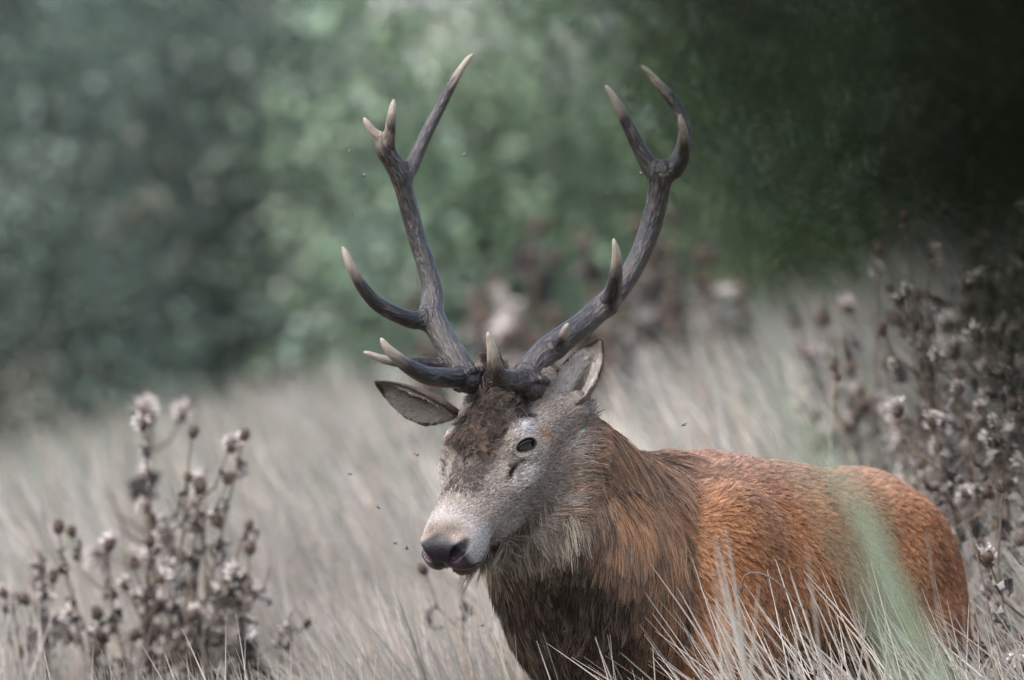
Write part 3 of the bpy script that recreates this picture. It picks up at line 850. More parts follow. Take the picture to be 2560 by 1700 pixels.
def tri_sample(v, f, wgt, n, r):
    t = np.concatenate([f[:, [0, 1, 2]], f[:, [0, 2, 3]]])
    ar = .5 * np.linalg.norm(np.cross(v[t[:, 1]] - v[t[:, 0]], v[t[:, 2]] - v[t[:, 0]]), axis=1)
    w = ar * wgt[t].mean(1)
    tot = w.sum()
    i = np.searchsorted(np.cumsum(w) / tot, r.random(n))
    i = np.minimum(i, len(t) - 1)
    u1, u2 = np.sqrt(r.random(n)), r.random(n)
    bc = np.stack([1 - u1, u1 * (1 - u2), u1 * u2], 1)
    return t[i], bc, tot

def grow(root, nor, flow, length, lift, K, curl, grav, r, bend=None):
    """strands that start along flow (lifted off the skin by lift) and sink towards it and towards the ground"""
    n = len(root)
    tan = nrm(flow - (flow * nor).sum(1, keepdims=True) * nor)
    side = np.cross(nor, tan)
    jit = r.normal(0, 1, (n, 2))
    d = nrm(tan + nor * lift[:, None] + side * (curl[:, None] * jit[:, :1]))
    pts = np.zeros((n, K, 3)); pts[:, 0] = root - nor * .0015
    step = length / (K - 1)
    ph = r.random(n) * 6.28
    wv = curl * .6
    for k in range(1, K):
        pts[:, k] = pts[:, k - 1] + d * step[:, None]
        d = d + np.array([0, 0, -1.0]) * (grav / K)[:, None] - nor * (lift * 1.25 / K)[:, None]
        d = d + side * (wv * np.sin(ph + k * 1.7))[:, None]
        d = nrm(d)
    return pts

def clump(pts, every, amt, r, power=1.4):
    n, K, _ = pts.shape
    cen = np.arange(0, n, every)
    kd = kdtree.KDTree(len(cen))
    for j, i in enumerate(cen): kd.insert(pts[i, 0], j)
    kd.balance()
    near = np.array([kd.find(p)[1] for p in pts[:, 0]])
    c = pts[cen[near]]
    w = (np.arange(K) / (K - 1)) ** power
    off = r.normal(0, 1, (n, 1, 3)) * .0
    return pts + (c - pts) * (w[None, :, None] * amt[:, None, None]), near

r = np.random.default_rng(3)
view = nrm(np.array([0, -DIST, ZC]) - bv)
facing = (bn * view).sum(1)
see = np.where(facing > -.35, 1.0, .12) * np.where(bv[:, 2] < .58, .15, 1.0)

def rootdata(wgt, n):
    t, bc, tot = tri_sample(bv, bf, wgt, n, r)
    p = (bv[t] * bc[:, :, None]).sum(1); nn = nrm((bn[t] * bc[:, :, None]).sum(1))
    bd = (bald[t] * bc).sum(1)
    k = r.random(n) > bd * 1.6
    return p[k], nn[k]

def taper(n, K, r0, tip=.25):
    w = np.linspace(0, 1, K)
    return r0[:, None] * (1 - (1 - tip) * w[None] ** 1.5)

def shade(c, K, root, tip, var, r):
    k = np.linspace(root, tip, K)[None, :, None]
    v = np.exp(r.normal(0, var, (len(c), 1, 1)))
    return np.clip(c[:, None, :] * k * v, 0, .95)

# --- face
p, nn = rootdata(see * face_ * (1 - tuft_ * .5), 110000)
hx, hy, hz, s, t, z, face, tuft, mane, sh = regions(p)
flow = -F[None] * (1.0) - U[None] * .35 + L[None] * np.sign(hy)[:, None] * .25
flow = flow + nrm(p - H(-.02, 0, .02)) * .3
chk = sstep(-.09, -.15, hz)
flow = flow * (1 - chk[:, None]) + (-F[None] * .9 - U[None] * .3 + np.array([0, 0, -.5])) * chk[:, None]
ear = sstep(-.10, -.16, hx)
ln = .0085 + .03 * (1 - face) + .006 * sstep(.16, .05, hx) + .012 * sstep(-.10, -.17, hz) + .012 * sstep(-.02, -.12, hx) * sstep(-.05, -.1, hz)
lm_ = lid_m(p); near_eye = 1 - sstep(1.1, 1.9, lm_)
for e_, od_, ta_, tb_ in LIDS:
    flow = flow + nrm(p - e_) * (near_eye * (np.linalg.norm(p - e_, axis=1) < .06))[:, None] * 2.5
ln = ln * (1 - .65 * near_eye) * np.where(hx > .19, .75, 1) * (.7 + .6 * r.random(len(p)))
pts = grow(p, nn, flow, ln, np.full(len(p), .42) , 4, np.full(len(p), .26), np.full(len(p), .1), r)
pts, near = clump(pts, 9, np.full(len(p), .55), r)
c = coat_colour(p)
c = mixc(c, lin(52, 44, 40), (r.random(len(p)) < .16 + .22 * sstep(.5, .75, vnoise(p, 26, 9))) * .8 * sstep(.21, .14, hx))
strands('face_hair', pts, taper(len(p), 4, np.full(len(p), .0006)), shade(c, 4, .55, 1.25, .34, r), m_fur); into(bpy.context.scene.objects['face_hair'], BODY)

# --- darker hairs down the bridge of the nose
hx0, hy0, hz0 = hloc(bv)
p, nn = rootdata(see * face_ * (1 - sstep(.02, .05, np.abs(hy0))) * sstep(-.06, -.02, hz0) * sstep(-.04, .0, hx0) * sstep(.15, .07, hx0), 7000)
k_ = r.random(len(p)) < sstep(.25, .75, vnoise(p, 70, 81) * .5 + vnoise(p, 26, 82) * .5)
p, nn = p[k_], nn[k_]
pts = grow(p, nn, -F[None] + r.normal(0, .3, p.shape), .009 + .009 * r.random(len(p)), np.full(len(p), .55), 4, np.full(len(p), .3), np.full(len(p), .1), r)
pts, near = clump(pts, 6, np.full(len(p), .6), r)
strands('bridge_hair', pts, taper(len(p), 4, np.full(len(p), .0007)), shade(np.repeat(lin(62, 53, 48)[None], len(p), 0), 4, .7, 1.25, .4, r), m_fur); into(bpy.context.scene.objects['bridge_hair'], BODY)

# --- curly tuft on the forehead
p, nn = rootdata(see * tuft_, 20000)
tu = nrm(r.normal(0, 1, p.shape) * .35 + F[None] * .25 + np.stack([vnoise(p, 42, k) - .5 for k in (21, 22, 23)], 1) * 5)
ln = .014 + .046 * r.random(len(p))
pts = grow(p, nn, tu, ln, np.full(len(p), 1.1), 8, np.full(len(p), .7), np.full(len(p), .25), r)
pts, near = clump(pts, 11, np.full(len(p), .85), r, 1.0)
lockt = .65 * r.random(len(p) // 11 + 2)[near] + .35 * r.random(len(p))
c = coat_colour(p)
c = mixc(c, lin(40, 33, 30), (lockt < .4) * .8)
ctip = mixc(c, lin(138, 116, 100), .65 * (lockt > .68))
cc = shade(c, 8, .4, 1.0, .3, r); w = np.linspace(0, 1, 8)[None, :, None] ** 1.5
cc = cc * (1 - w) + ctip[:, None, :] * w
strands('forehead_tuft', pts, taper(len(p), 8, np.full(len(p), .0006)), cc, m_fur); into(bpy.context.scene.objects['forehead_tuft'], BODY)

# --- mane
p, nn = rootdata(see * mane_ * sstep(.55, .66, bv[:, 2]), 170000)
hx, hy, hz, s, t, z, face, tuft, mane, sh = regions(p)
q = -(hz + .185 + .55 * hx)
back = BU * .55 + np.array([0, 0, -.65])
upper = sstep(1.0, 1.2, z)[:, None]
flow = np.array([[.12, .10, -1.0]]) * (1 - upper) + back[None] * upper + (np.stack([vnoise(p, 14, k) - .5 for k in (41, 42, 43)], 1)) * .55
ln = (.030 + .075 * sstep(.01, .15, q)) * (.65 + .6 * r.random(len(p)))
beard = blob(hx, hy, hz, (.05, .0, -.215), (.13, .10, .055))
ln = ln + .03 * beard
lift = .30 + .15 * r.random(len(p))
K = 8
pts = grow(p, nn, flow, ln, lift, K, np.full(len(p), .22), np.full(len(p), .55), r)
pts, near = clump(pts, 9, .55 + .4 * r.random(len(p)), r, .9)
c = coat_colour(p)
dark = sstep(1.15, 1.02, z + .36 * p[:, 0])
lockt = .62 * r.random(len(p) // 9 + 2)[near] + .38 * r.random(len(p))                       # a tone for each lock
light = (lockt > .62)
c = mixc(c, lin(186, 152, 124), light * (.7 - .62 * dark))
c = mixc(c, lin(38, 32, 30), (lockt < .40) * .9)
c = mixc(c, lin(172, 160, 144), beard * (.35 + .65 * (lockt > .45)))
tip = mixc(c, lin(160, 140, 120), .34 * (1 - dark) + .60 * dark * (lockt > .66))
cc = shade(c, K, .26, 1.08, .34, r); w = np.linspace(0, 1, K)[None, :, None] ** 1.6  # roots darkened to paint shade into the gaps between locks
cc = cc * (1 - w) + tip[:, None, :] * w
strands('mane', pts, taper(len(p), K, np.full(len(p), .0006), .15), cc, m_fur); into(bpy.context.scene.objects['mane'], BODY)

# --- pale beard under the jaw
hx0, hy0, hz0 = hloc(bv)
wb = see * sstep(-.03, .01, hx0) * sstep(.19, .15, hx0) * sstep(-.135, -.155, hz0) * sstep(-.235, -.195, hz0)
p, nn = rootdata(wb, 2600)
hx, hy, hz = hloc(p)
flow = np.array([[.35, .2, -1.0]]) + (np.stack([vnoise(p, 30, k) - .5 for k in (71, 72, 73)], 1)) * 1.1
ln = .04 + .06 * r.random(len(p))
pts = grow(p, nn, flow, ln, np.full(len(p), .35), 8, np.full(len(p), .35), np.full(len(p), .9), r)
pts, near = clump(pts, 7, .4 + .5 * r.random(len(p)), r, .9)
lockt = .6 * r.random(len(p) // 7 + 2)[near] + .4 * r.random(len(p))
c = mixc(np.repeat(lin(172, 160, 144)[None], len(p), 0), lin(96, 82, 70), (lockt < .5) * .85)
strands('beard', pts, taper(len(p), 8, np.full(len(p), .0007), .2), shade(c, 8, .5, 1.1, .25, r), m_fur); into(bpy.context.scene.objects['beard'], BODY)

# --- trunk and legs
p, nn = rootdata(see * sh_, 220000)
hx, hy, hz, s, t, z, face, tuft, mane, sh = regions(p)
flow = BU[None] * .75 + np.array([[0, 0, -.62]]) * sstep(1.2, .95, z)[:, None] + (np.stack([vnoise(p, 7, k) - .5 for k in (51, 52, 53)], 1)) * .5
ln = (.030 + .008 * sstep(1.12, 1.2, z)) * np.where(z < .6, .5, 1) * (.7 + .5 * r.random(len(p)))
pts = grow(p, nn, flow, ln, np.full(len(p), .34), 4, np.full(len(p), .14), np.full(len(p), .12), r)
pts, near = clump(pts, 13, .45 + .45 * r.random(len(p)), r)
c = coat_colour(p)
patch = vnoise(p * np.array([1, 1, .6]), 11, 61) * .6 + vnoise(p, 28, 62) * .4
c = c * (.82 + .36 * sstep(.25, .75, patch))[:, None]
lockt = r.random(len(p) // 13 + 2)[near]
rn = r.random(len(p))
c = mixc(c, lin(84, 58, 42), (.5 * lockt + .5 * rn < .27) * .6)
c = mixc(c, lin(206, 166, 132), (.5 * lockt + .5 * rn > .68) * .5)
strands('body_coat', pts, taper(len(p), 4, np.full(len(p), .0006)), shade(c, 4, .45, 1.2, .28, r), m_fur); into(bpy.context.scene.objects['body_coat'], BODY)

# ------------------------------------------------------------------ ears
def ear(base, tip, opening, length_bow, half, name_seed):
    ax = tip - base; Ln = np.linalg.norm(ax); ax = ax / Ln
    o = nrm(opening - (opening @ ax) * ax); sd = np.cross(ax, o)
    ts = np.linspace(0, 1, 25); NA = 17
    wp = np.interp(ts, [0, .12, .3, .5, .7, .85, .95, 1], [.04, .38, .90, 1, .80, .50, .22, .03]) * half
    A = np.radians(np.interp(ts, [0, .25, .6, 1], [125, 95, 70, 45]))
    front = []
    for t, w, a in zip(ts, wp, A):
        R = w / max(math.sin(min(a, math.pi / 2)), .3)
        an = np.linspace(-a, a, NA)
        c = base + ax * (t * Ln) - o * (length_bow * math.sin(t * math.pi))
        front.append(c + sd[None] * (R * np.sin(an))[:, None] + o[None] * (R * (1 - np.cos(an)) - R * .35)[:, None])
    front = np.array(front)                                     # (T, NA, 3): the inside of the cup
    nin = np.zeros_like(front)
    du = np.gradient(front, axis=0); dv = np.gradient(front, axis=1)
    nin = nrm(np.cross(du, dv))
    if (nin[:, NA // 2] @ o).mean() < 0: nin = -nin
    back = front - nin * .0045
    T = len(ts)
    v = np.concatenate([front.reshape(-1, 3), back.reshape(-1, 3)])
    N = T * NA
    f = []
    for i in range(T - 1):
        for j in range(NA - 1):
            q = [i * NA + j, i * NA + j + 1, (i + 1) * NA + j + 1, (i + 1) * NA + j]
            f.append(q); f.append([N + x for x in q[::-1]])
        for j in (0, NA - 1):
            q = [i * NA + j, (i + 1) * NA + j, N + (i + 1) * NA + j, N + i * NA + j]
            f.append(q if j == 0 else q[::-1])
    i = T - 1
    for j in range(NA - 1): f.append([i * NA + j, i * NA + j + 1, N + i * NA + j + 1, N + i * NA + j])
    f = np.array(f)
    nn_ = np.concatenate([nin.reshape(-1, 3), -nin.reshape(-1, 3)])
    inside = np.concatenate([np.ones(N), np.zeros(N)])
    tt = np.tile(np.repeat(ts, NA), 2); aa = np.tile(np.tile(np.abs(np.linspace(-1, 1, NA)), T), 2)
    return v, f, nn_, inside, tt, aa, ax, o
for base, tip, opn, bow, half, nm in (
        (P(1396, 1046, .068), P(1500, 851, .09), np.array([-.42, -.9, .05]), .004, .046, 'ear'),
        (P(1150, 1034, .185), P(944, 957, .09), np.array([.0, -.6, -.8]), -.006, .043, 'ear')):
    v, f, en, ins, tt, aa, ax, o = ear(base, tip, opn, bow, half, 0)
    em = quad_mesh('ear', v, f, m_skin)
    ce = np.where(ins[:, None] > .5, mixc(np.repeat(lin(150, 140, 130)[None], len(v), 0), lin(70, 60, 54), sstep(.62, .95, aa) * .85 + .6 * sstep(.75, 1, tt) + .85 * (1 - sstep(.08, .35, aa)) * (1 - sstep(.45, .75, tt))), lin(122, 108, 96)[None])
    vcol(em, 'tint', ce * .7); vcol(em, 'wet', np.zeros((len(v), 3)))
    eo = into(put(bpy.data.objects.new('ear', em)))
    tq, bc, tot = tri_sample(v, f, np.ones(len(v)), 42000, r)
    g = lambda x: (x[tq] * (bc if x.ndim == 1 else bc[:, :, None])).sum(1)
    pe, ne, it, tte, aae = g(v), nrm(g(en)), g(ins), g(tt), g(aa)
    cc = g(ce)
    flow = ax[None] * .9 + r.normal(0, .25, pe.shape) + np.where(it[:, None] > .5, -nrm(pe - base) * .0 + (o[None] * .5), 0)
    longin = (it > .5) * (1 - sstep(.6, .9, tte)) * sstep(.12, .3, aae) * (1 - sstep(.72, .92, aae))
    ln = (.007 + .022 * longin) * (.6 + .7 * r.random(len(pe)))
    pts = grow(pe, ne, flow, ln, np.full(len(pe), .3) + .4 * longin, 5, np.full(len(pe), .25), np.full(len(pe), .15), r)
    pts, near = clump(pts, 12, .2 + .6 * longin, r)
    cc = mixc(cc, lin(200, 193, 187), longin * (.55 + .45 * r.random(len(pe))))
    so = strands('ear_hair', pts, taper(len(pe), 5, np.full(len(pe), .0006)), shade(cc, 5, .75, 1.15, .22, r), m_fur)
    into(so, eo)

# ------------------------------------------------------------------ eyes
m_eye, n, l, b = new_mat('eye_wet')
lw = n.new('ShaderNodeLayerWeight'); lw.inputs['Blend'].default_value = .35
nz = n.new('ShaderNodeTexNoise'); nz.inputs['Scale'].default_value = 30
cr = n.new('ShaderNodeValToRGB'); cr.color_ramp.elements[0].color = (.004, .004, .005, 1); cr.color_ramp.elements[1].color = (.03, .02, .012, 1)
l.new(nz.outputs['Fac'], cr.inputs['Fac']); l.new(cr.outputs[0], b.inputs['Base Color'])
b.inputs['Roughness'].default_value = .03; b.inputs['Specular IOR Level'].default_value = .24
def ball(name, c, rad, mat):
    N1, N2 = 16, 24
    vv = [c + rad * np.array([math.sin(a) * math.cos(p_), math.sin(a) * math.sin(p_), math.cos(a)]) for a in np.linspace(.02, math.pi - .02, N1) for p_ in np.arange(N2) / N2 * 2 * math.pi]
    ff = [[i * N2 + j, (i + 1) * N2 + j, (i + 1) * N2 + (j + 1) % N2, i * N2 + (j + 1) % N2] for i in range(N1 - 1) for j in range(N2)]
    return put(bpy.data.objects.new(name, quad_mesh(name, np.array(vv), np.array(ff), mat)))
m_lid = plain_mat('eyelid_skin', tuple(lin(36, 30, 28)), .4, .4)
for t_, (e_, od_, ta_, tb_) in zip((-1, 1), LIDS):
    eo = into(ball('eye', e_, EYER, m_eye))
    q, thick = [], []
    for a_ in np.linspace(0, 2 * math.pi, 33)[:-1]:
        ca, sa = math.cos(a_), math.sin(a_)
        x_ = .0250 * ca; up_ = (sa * t_) < 0; y_ = (.0075 if up_ else .0122) * math.copysign(abs(sa) ** 1.3, sa); thick.append(.0040 if up_ else .0020)
        q.append(e_ + ta_ * x_ + tb_ * y_ + od_ * math.sqrt(EYER ** 2 - x_ ** 2 - y_ ** 2) * 1.02)
    q = np.array(q); nq, ns = len(q), 7
    tn = nrm(np.roll(q, -1, 0) - np.roll(q, 1, 0)); rd = nrm(q - e_); sd2 = np.cross(tn, rd)
    an = np.arange(ns) / ns * 2 * math.pi
    v = (q[:, None] + (rd[:, None] * np.cos(an)[None, :, None] + sd2[:, None] * np.sin(an)[None, :, None]) * np.array(thick)[:, None, None]).reshape(-1, 3)
    f = np.array([[i * ns + j, ((i + 1) % nq) * ns + j, ((i + 1) % nq) * ns + (j + 1) % ns, i * ns + (j + 1) % ns] for i in range(nq) for j in range(ns)])
    put(bpy.data.objects.new('eyelid', quad_mesh('eyelid', v, f, m_lid)), eo)
# hooves
m_hoof = plain_mat('hoof_horn', (.03, .025, .02), .4)
for s0, t0 in ((-.08, .13), (-.08, -.13), (.765, .12), (.765, -.12)):
    for k in (-1, 1):
        c = B(s0, t0 + k * .018, 0)
        vv = np.array([c + BU * a + BV * bb * k + BZ * z for z, sc in ((0, 1), (.03, .9), (.06, .65)) for a, bb in ((-.05 * sc, 0), (-.03 * sc, .02 * sc), (.035 * sc, .022 * sc), (.04 * sc, -.012), (-.03 * sc, -.014))])
        ff = [[i * 5 + j, i * 5 + (j + 1) % 5, i * 5 + 5 + (j + 1) % 5, i * 5 + 5 + j] for i in range(2) for j in range(5)]
        hm = mesh_data('hoof', vv, ff + [[0, 1, 2, 3, 4], [14, 13, 12, 11, 10]], m_hoof)
        into(put(bpy.data.objects.new('hoof', hm)))

# ------------------------------------------------------------------ antlers on the stag
m_ant, n, l, b = new_mat('antler_bone')
a = n.new('ShaderNodeAttribute'); a.attribute_name = 'along'      # r: pale tip, g: along the beam, b: round the beam
sp = n.new('ShaderNodeSeparateColor'); l.new(a.outputs['Color'], sp.inputs[0])
cb_ = n.new('ShaderNodeCombineXYZ'); l.new(sp.outputs[1], cb_.inputs[0]); l.new(sp.outputs[2], cb_.inputs[1])
tc = n.new('ShaderNodeTexCoord')
ac = n.new('ShaderNodeAttribute'); ac.attribute_name = 'acoord'
n1 = n.new('ShaderNodeTexNoise'); n1.inputs['Scale'].default_value = 150; n1.inputs['Detail'].default_value = 5; n1.inputs['Roughness'].default_value = .6
l.new(ac.outputs['Vector'], n1.inputs['Vector'])
n2 = n.new('ShaderNodeTexNoise'); n2.inputs['Scale'].default_value = 9; n2.inputs['Detail'].default_value = 3
l.new(tc.outputs['Object'], n2.inputs['Vector'])
cr = n.new('ShaderNodeValToRGB'); e = cr.color_ramp.elements
e[0].position = .42; e[0].color = (*lin(26, 22, 22), 1); e[1].position = .70; e[1].color = (*lin(98, 88, 82), 1)
x = e.new(.54); x.color = (*lin(48, 44, 46), 1)
l.new(n1.outputs['Fac'], cr.inputs['Fac'])
mx = n.new('ShaderNodeMix'); mx.data_type = 'RGBA'; mx.blend_type = 'MULTIPLY'; mx.inputs['Factor'].default_value = .8
cr2 = n.new('ShaderNodeValToRGB'); cr2.color_ramp.elements[0].position = .35; cr2.color_ramp.elements[0].color = (.55, .5, .5, 1); cr2.color_ramp.elements[1].position = .65; cr2.color_ramp.elements[1].color = (1.2, 1.2, 1.2, 1)
l.new(n2.outputs['Fac'], cr2.inputs['Fac']); l.new(cr.outputs[0], mx.inputs['A']); l.new(cr2.outputs[0], mx.inputs['B'])
mt = n.new('ShaderNodeMix'); mt.data_type = 'RGBA'; mt.inputs['B'].default_value = (*lin(164, 152, 138), 1)
l.new(sp.outputs[0], mt.inputs['Factor']); l.new(mx.outputs['Result'], mt.inputs['A']); l.new(mt.outputs['Result'], b.inputs['Base Color'])
bp = n.new('ShaderNodeBump'); bp.inputs['Strength'].default_value = 1.0; bp.inputs['Distance'].default_value = .007
l.new(n1.outputs['Fac'], bp.inputs['Height']); l.new(bp.outputs[0], b.inputs['Normal'])
b.inputs['Roughness'].default_value = .34; b.inputs['Specular IOR Level'].default_value = .65
for C in (RIGHT, LEFT):
    v, f, tips = antler(C)
    tipf = np.zeros(len(v)); dn = np.full(len(v), 9.0); ang = np.zeros(len(v)); al = np.zeros(len(v))
    for p_, r_ in tips:
        p_ = np.array(p_); seg = np.linalg.norm(np.diff(p_, axis=0), axis=1); L_ = seg.sum()
        d = np.linalg.norm(v - p_[-1], axis=1)
        on = np.min(np.linalg.norm(v[:, None] - p_[None, -4:], axis=2), 1) < .04
        pl = min(.07, L_ * .42)
        tipf = np.maximum(tipf, on * sstep(pl * 1.35, pl * .35, d + .02 * (vnoise(v, 70, 5) - .5)))
    best = np.full(len(v), 9.0); coord = np.zeros((len(v), 3)); off = 0.0
    for ch in C:
        q = np.array([P(*c_[:3]) for c_ in ch]); q = np.array([[np.interp(t_, np.arange(len(q)), q[:, j]) for j in range(3)] for t_ in np.linspace(0, len(q) - 1, len(q) * 4)])
        tn = nrm(np.gradient(q, axis=0)); rf = np.array([.2, 1, .1]); s1 = nrm(np.cross(tn, rf)); s2 = np.cross(tn, s1)
        al_ = np.concatenate([[0], np.cumsum(np.linalg.norm(np.diff(q, axis=0), axis=1))])
        D = np.linalg.norm(v[:, None].astype(np.float32) - q[None].astype(np.float32), axis=2); i_ = D.argmin(1); dd = D[np.arange(len(v)), i_] - np.interp(i_, np.linspace(0, len(q) - 1, len(ch)), [c_[3] for c_ in ch])
        rel = v - q[i_]; u_ = dd < best
        cd = np.stack([(rel * s1[i_]).sum(1), (rel * s2[i_]).sum(1), (al_[i_] + (rel * tn[i_]).sum(1)) * .22 + off], 1)
        coord[u_] = cd[u_]; best[u_] = dd[u_]; off += .37
    am = quad_mesh('antler', v, f, m_ant)
    av_ = am.attributes.new('acoord', 'FLOAT_VECTOR', 'POINT'); av_.data.foreach_set('vector', coord.astype(np.float32).ravel())
    vcol(am, 'along', np.stack([tipf, al, ang], 1))
    into(put(bpy.data.objects.new('antler', am)))
# ------------------------------------------------------------------ near plants
# stems in front of the flank: slanting dry grass in focus
rr_ = np.random.default_rng(91)
n_ = 1150
y = rr_.uniform(-.75, .12, n_); x = rr_.uniform(.56, 1.5, n_) + .1
hh = rr_.uniform(.66, 1.04, n_) * (.92 + .12 * vnoise(np.stack([x * 5, y, y * 0], 1), 1, 2))
hh[:70] *= 1.1
grass('seed_grass', x, y, hh, np.full(n_, .66), rr_.uniform(.0009, .0016, n_), 92, green=.02, label='slanting seed-headed dry grass stems in front of the flank of the stag', panicle=.6, wob=.2)
n_ = 260
y = rr_.uniform(-.5, .3, n_); x = rr_.uniform(-1.15, -.2, n_)
grass('seed_grass', x, y, rr_.uniform(.70, .90, n_), np.full(n_, .32), rr_.uniform(.0007, .0012, n_), 93, green=.0, label='thin pale grass stems in the open in front of the thistles', panicle=.4, wob=.15)
n_ = 26
y = rr_.uniform(-.5, -.2, n_); x = rr_.uniform(.02, .5, n_)
grass('seed_grass', x, y, rr_.uniform(.74, .93, n_), np.full(n_, .28), rr_.uniform(.0011, .0016, n_), 94, green=.0, label='few pale grass stems in front of the dark mane', panicle=.5, wob=.15)
# soft thick stalks close in front of the flank, a little out of focus
n_ = 14
y = rr_.uniform(-2.6, -1.6, n_); x = rr_.uniform(.42, .98, n_)
grass('seed_grass', x, y, rr_.uniform(.92, 1.10, n_), np.full(n_, .12), rr_.uniform(.0016, .0026, n_), 95, green=.0, label='soft upright grass stalks nearer than the slanting ones', panicle=.7, wob=.05)

def stalk(name, label, pts, rad, mat, cat='plant', extra=None):
    pts = np.array(pts); base = pts[0].copy()
    o = empty(name, tuple(base), label=label, cat=cat)
    q = np.concatenate([[pts[0]], pts, [pts[-1]]]); out = []
    for i in range(1, len(q) - 2):
        for t in np.arange(5) / 5:
            a, b_, c, d = q[i - 1:i + 3]
            out.append(.5 * (2 * b_ + (c - a) * t + (2 * a - 5 * b_ + 4 * c - d) * t * t + (3 * b_ - a - 3 * c + d) * t ** 3))
    out = np.array(out + [q[-1]]) - base
    v, f = tube(out, np.linspace(rad[0], rad[1], len(out)), 6)
    put(bpy.data.objects.new('stem', quad_mesh('stem', v, f, mat)), o)
    return o, out
gz = lambda p: np.array([p[0], p[1], float(ground_h(p[0], p[1]))])
b0 = gz(P(2540, 1700, .25))
o, pth = stalk('bare_stem', 'thin dark bare stem curving up beside the rump of the stag', [b0, P(2505, 1700, .25), P(2482, 1570, .25), P(2455, 1440, .25), P(2425, 1330, .25), P(2395, 1268, .25)], (.0035, .0014), m_stem)
for k, (t, dx, dz) in enumerate(((.75, .02, .02), (.9, -.02, .02), (1, -.012, .03))):
    q = pth[int(t * (len(pth) - 1))]
    v, f = tube([q, q + np.array([dx * .6, 0, dz * .4]), q + np.array([dx, 0, dz])], [.0014, .001, .0006], 5)
    put(bpy.data.objects.new('twig', quad_mesh('twig', v, f, m_stem)), o)
b0 = gz(P(2060, 1700, -.35))
o, pth = stalk('nodding_stem', 'grey dead stem with a hooked nodding tip in front of the flank', [b0, P(2035, 1650, -.3), P(1980, 1500, -.3), P(1935, 1450, -.3), P(1890, 1432, -.3), P(1862, 1440, -.3), P(1853, 1462, -.3)], (.0028, .0016), m_stem)
h = bpy.data.objects.new('seed_head', HEADS[1]); h.location = pth[-1]; h.rotation_euler = (math.pi, .2, 0); h.scale = (.55, .55, .8); put(h, o)

# green broom sprays close to the camera, far out of focus
m_green = plain_mat('green_stem', tuple(lin(140, 160, 136)), .55, .35)
def spray(label, line, d, n, jit, seed, rad=(.0045, .0016)):
    r = np.random.default_rng(seed)
    pts = [P(px, py, d) for px, py in line]
    base = gz(pts[0] + (pts[0] - pts[1]) / np.linalg.norm(pts[0] - pts[1]) * .9)
    base[2] = float(ground_h(base[0], base[1]))
    o = empty('broom_spray', tuple(base), label=label, cat='plant', group='green sprays near the camera')
    for k in range(n):
        off = r.normal(0, 1, 3) * jit * np.array([1, 1.5, .6]); fan = r.normal(0, 1) * jit * 2.2
        ln = r.uniform(.62, 1.0)
        path = [base + off] + [p + off * (1.1 + .4 * i / len(pts)) + np.array([fan * (i / len(pts)) ** 1.5, 0, 0]) for i, p in enumerate(pts)]
        path = np.array(path)
        m = max(3, int(round(len(path) * ln)))
        v, f = tube(path[:m] - base, np.linspace(rad[0], rad[1], m), 5)
        put(bpy.data.objects.new('stem', quad_mesh('stem', v, f, m_green)), o)
    return o
spray('blurred spray of green broom stems slanting across the back of the stag', [(2390, 1800), (2270, 1560), (2165, 1330), (2085, 1180), (2005, 1060), (1930, 960), (1870, 870), (1830, 790), (1790, 690)], -9, 7, .022, 1, (.0030, .0013))
spray('fainter green broom stem crossing the rump of the stag', [(2250, 1800), (2215, 1600), (2180, 1400), (2160, 1250), (2150, 1100), (2140, 980)], -11, 4, .010, 2, (.003, .0012))
spray('short green broom stems low in front of the hind leg', [(2480, 1820), (2400, 1680), (2330, 1560), (2250, 1420)], -11, 3, .016, 3, (.003, .0012))

# made-up tree added close to the camera; its blurred bough darkens one corner
m_corner_dark = attr_mat('corner_dark_leaf', rough=.9, spec=.05)
yx, yy = 1.9, -20.0
yz = float(ground_h(yx, yy))
corner_tree = empty('corner_dark_tree', (yx, yy, yz), label='made-up dark tree close to the camera, its bough added to darken the corner of the view', cat='tree')
bp1 = np.array([.64, -20.0, 2.10])
parts = [tube([np.array([0, 0, -.1]), np.array([.05, 0, 1.2]), np.array([-.02, .05, 2.6]), np.array([.05, 0, 4.2])], [.16, .14, .12, .05], 10)]
parts.append(tube([np.array([0, 0, 1.75]), np.array([-.55, 0, 2.2]), bp1 - np.array([yx, yy, yz]), np.array([-1.5, .05, 1.95])], [.07, .05, .035, .012], 8))
r_ = np.random.default_rng(55)
for k in range(26):
    s0 = np.array([-.55, 0, 2.2]) + (bp1 - np.array([yx, yy, yz]) - np.array([-.55, 0, 2.2])) * r_.random()
    e_ = s0 + nrm(r_.normal(0, 1, 3) + np.array([-.3, 0, -.4])) * r_.uniform(.3, .6)
    parts.append(tube([s0, (s0 + e_) / 2 + np.array([0, 0, .04]), e_], [.014, .009, .004], 5))
v, f = join(parts)
put(bpy.data.objects.new('trunk', quad_mesh('trunk', v, f, plain_mat('yew_bark', (.035, .028, .024), .9, .2))), corner_tree)
n_ = 42000
u = nrm(r_.normal(0, 1, (n_, 3))); rad = r_.random(n_) ** (1 / 2.2)
cen = u * rad[:, None] * np.array([.80, .55, .78]) * (.90 + .2 * vnoise(u, 3.0, 4))[:, None] + bp1 - np.array([yx, yy, yz])
v, f = leaves(cen, .05 * (.6 + .8 * r_.random(n_)), r_, aspect=.35)
ym = quad_mesh('corner_dark_foliage', v, f, m_corner_dark, smooth=False); vcol(ym, 'tint', np.repeat(np.array([.009, .014, .007])[None] * np.exp(r_.normal(0, .3, n_))[:, None], 4, 0))  # near-black leaves carry the corner's darkness in their colour
put(bpy.data.objects.new('corner_dark_foliage', ym), corner_tree)
n_ = 9000
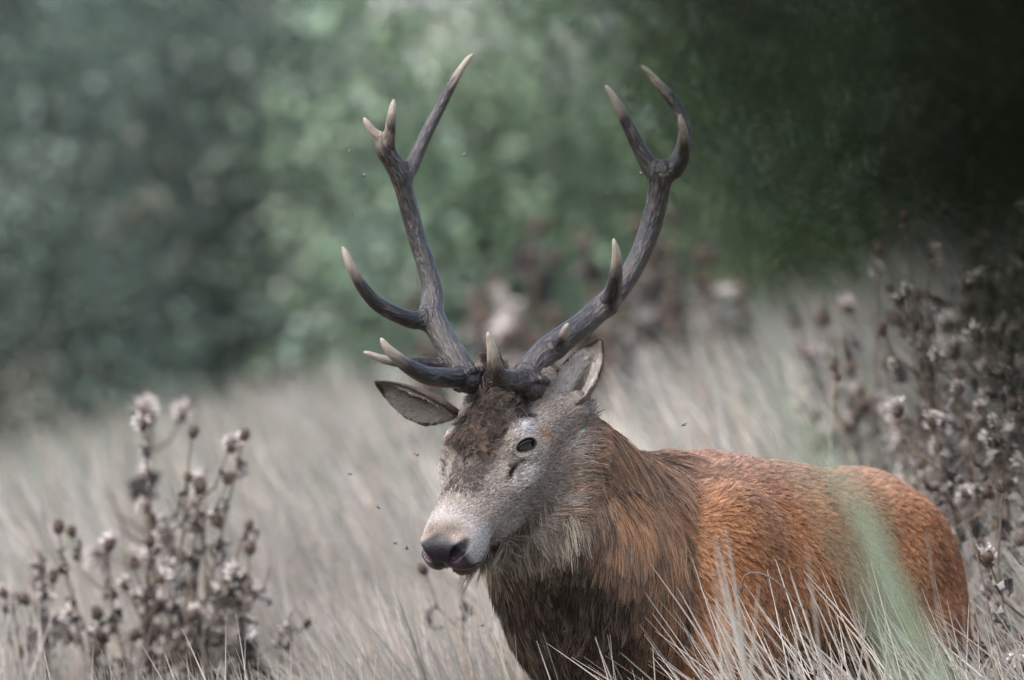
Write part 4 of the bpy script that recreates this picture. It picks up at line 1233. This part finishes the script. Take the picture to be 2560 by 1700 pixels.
cen = nrm(r_.normal(0, 1, (n_, 3))) * (r_.random(n_) ** .5)[:, None] * np.array([1.0, 1.0, 1.3]) + np.array([.3, 0, 4.0])
v, f = leaves(cen, .09 * (.6 + .8 * r_.random(n_)), r_, aspect=.4)
ym = quad_mesh('crown', v, f, m_corner_dark, smooth=False); vcol(ym, 'tint', np.repeat(np.array([.009, .014, .007])[None] * np.exp(r_.normal(0, .3, n_))[:, None], 4, 0))
put(bpy.data.objects.new('crown', ym), corner_tree)

# ------------------------------------------------------------------ flies
m_fly = plain_mat('fly_body', (.02, .02, .022), .35, .5)
m_wing = plain_mat('fly_wing', tuple(lin(120, 120, 118)), .5, .3)
zz = np.linspace(0, 1, 9)
v, f = tube([np.array([(t - .5) * .0085, 0, .0004 * math.sin(t * 3)]) for t in zz], np.array([.0001, .0009, .0011, .0007, .0014, .0016, .0013, .0009, .0001]), 8)
fb = quad_mesh('body', v, f, m_fly)
def wing(sg):
    pts = np.array([[0.0005, 0, .001], [-.002, .0022 * sg, .002], [-.0055, .0055 * sg, .0035], [-.0035, .0068 * sg, .004], [-.0005, .0045 * sg, .003]])
    return mesh_data('wing', np.concatenate([pts, pts + [0, 0, .00012]]), [[0, 1, 2, 3, 4], [9, 8, 7, 6, 5]] + [[i, (i + 1) % 5, 5 + (i + 1) % 5, 5 + i] for i in range(5)], m_wing, False)
wm = [wing(1), wing(-1)]
fr = random.Random(8)
for vx, vy in ((806, 351), (838, 406), (812, 496), (1071, 359), (1144, 497), (1506, 303), (1478, 403), (1402, 448), (1576, 981), (808, 1094), (872, 1171), (911, 1253), (938, 1266), (1113, 1443), (255, 154), (963, 1050)):
    p = P(vx * 1.0843, vy * 1.0843, fr.uniform(-.12, .06))
    o = empty('fly', tuple(p), label='tiny dark fly hovering in the air near the stag', cat='fly', group='flies round the stag')
    o.rotation_euler = (fr.uniform(-.4, .4), fr.uniform(-.5, .5), fr.choice((0, 3.14)) + fr.uniform(-.7, .7)); s_ = fr.uniform(.95, 1.25); o.scale = (s_, s_, s_)
    put(bpy.data.objects.new('body', fb), o)
    for w_ in wm: put(bpy.data.objects.new('wing', w_), o)
# ------------------------------------------------------------------ scraps of leaf in the coat
m_scrap = plain_mat('green_scrap', tuple(lin(110, 160, 120)), .5, .4)
for px, py, d, a, lab in ((1457, 1077, .02, -.5, 'small green leaf scrap caught in the fur behind the ear'), (1722, 1413, .21, .3, 'tiny green leaf scrap caught in the coat at the shoulder')):
    q = np.array([[-.008, 0, 0], [-.003, -.001, .0022], [.004, -.001, .002], [.009, 0, 0], [.003, -.0005, -.0018], [-.004, -.0005, -.0016]])
    q = q @ np.array(Matrix.Rotation(a, 3, 'Y')).T
    o = bpy.data.objects.new('leaf_scrap', mesh_data('leaf_scrap', np.concatenate([q, q + [0, .0006, 0]]), [[0, 1, 2, 3, 4, 5], [11, 10, 9, 8, 7, 6]] + [[i, (i + 1) % 6, 6 + (i + 1) % 6, 6 + i] for i in range(6)], m_scrap, False))
    o.location = P(px, py, d); put(o, label=lab, cat='leaf')
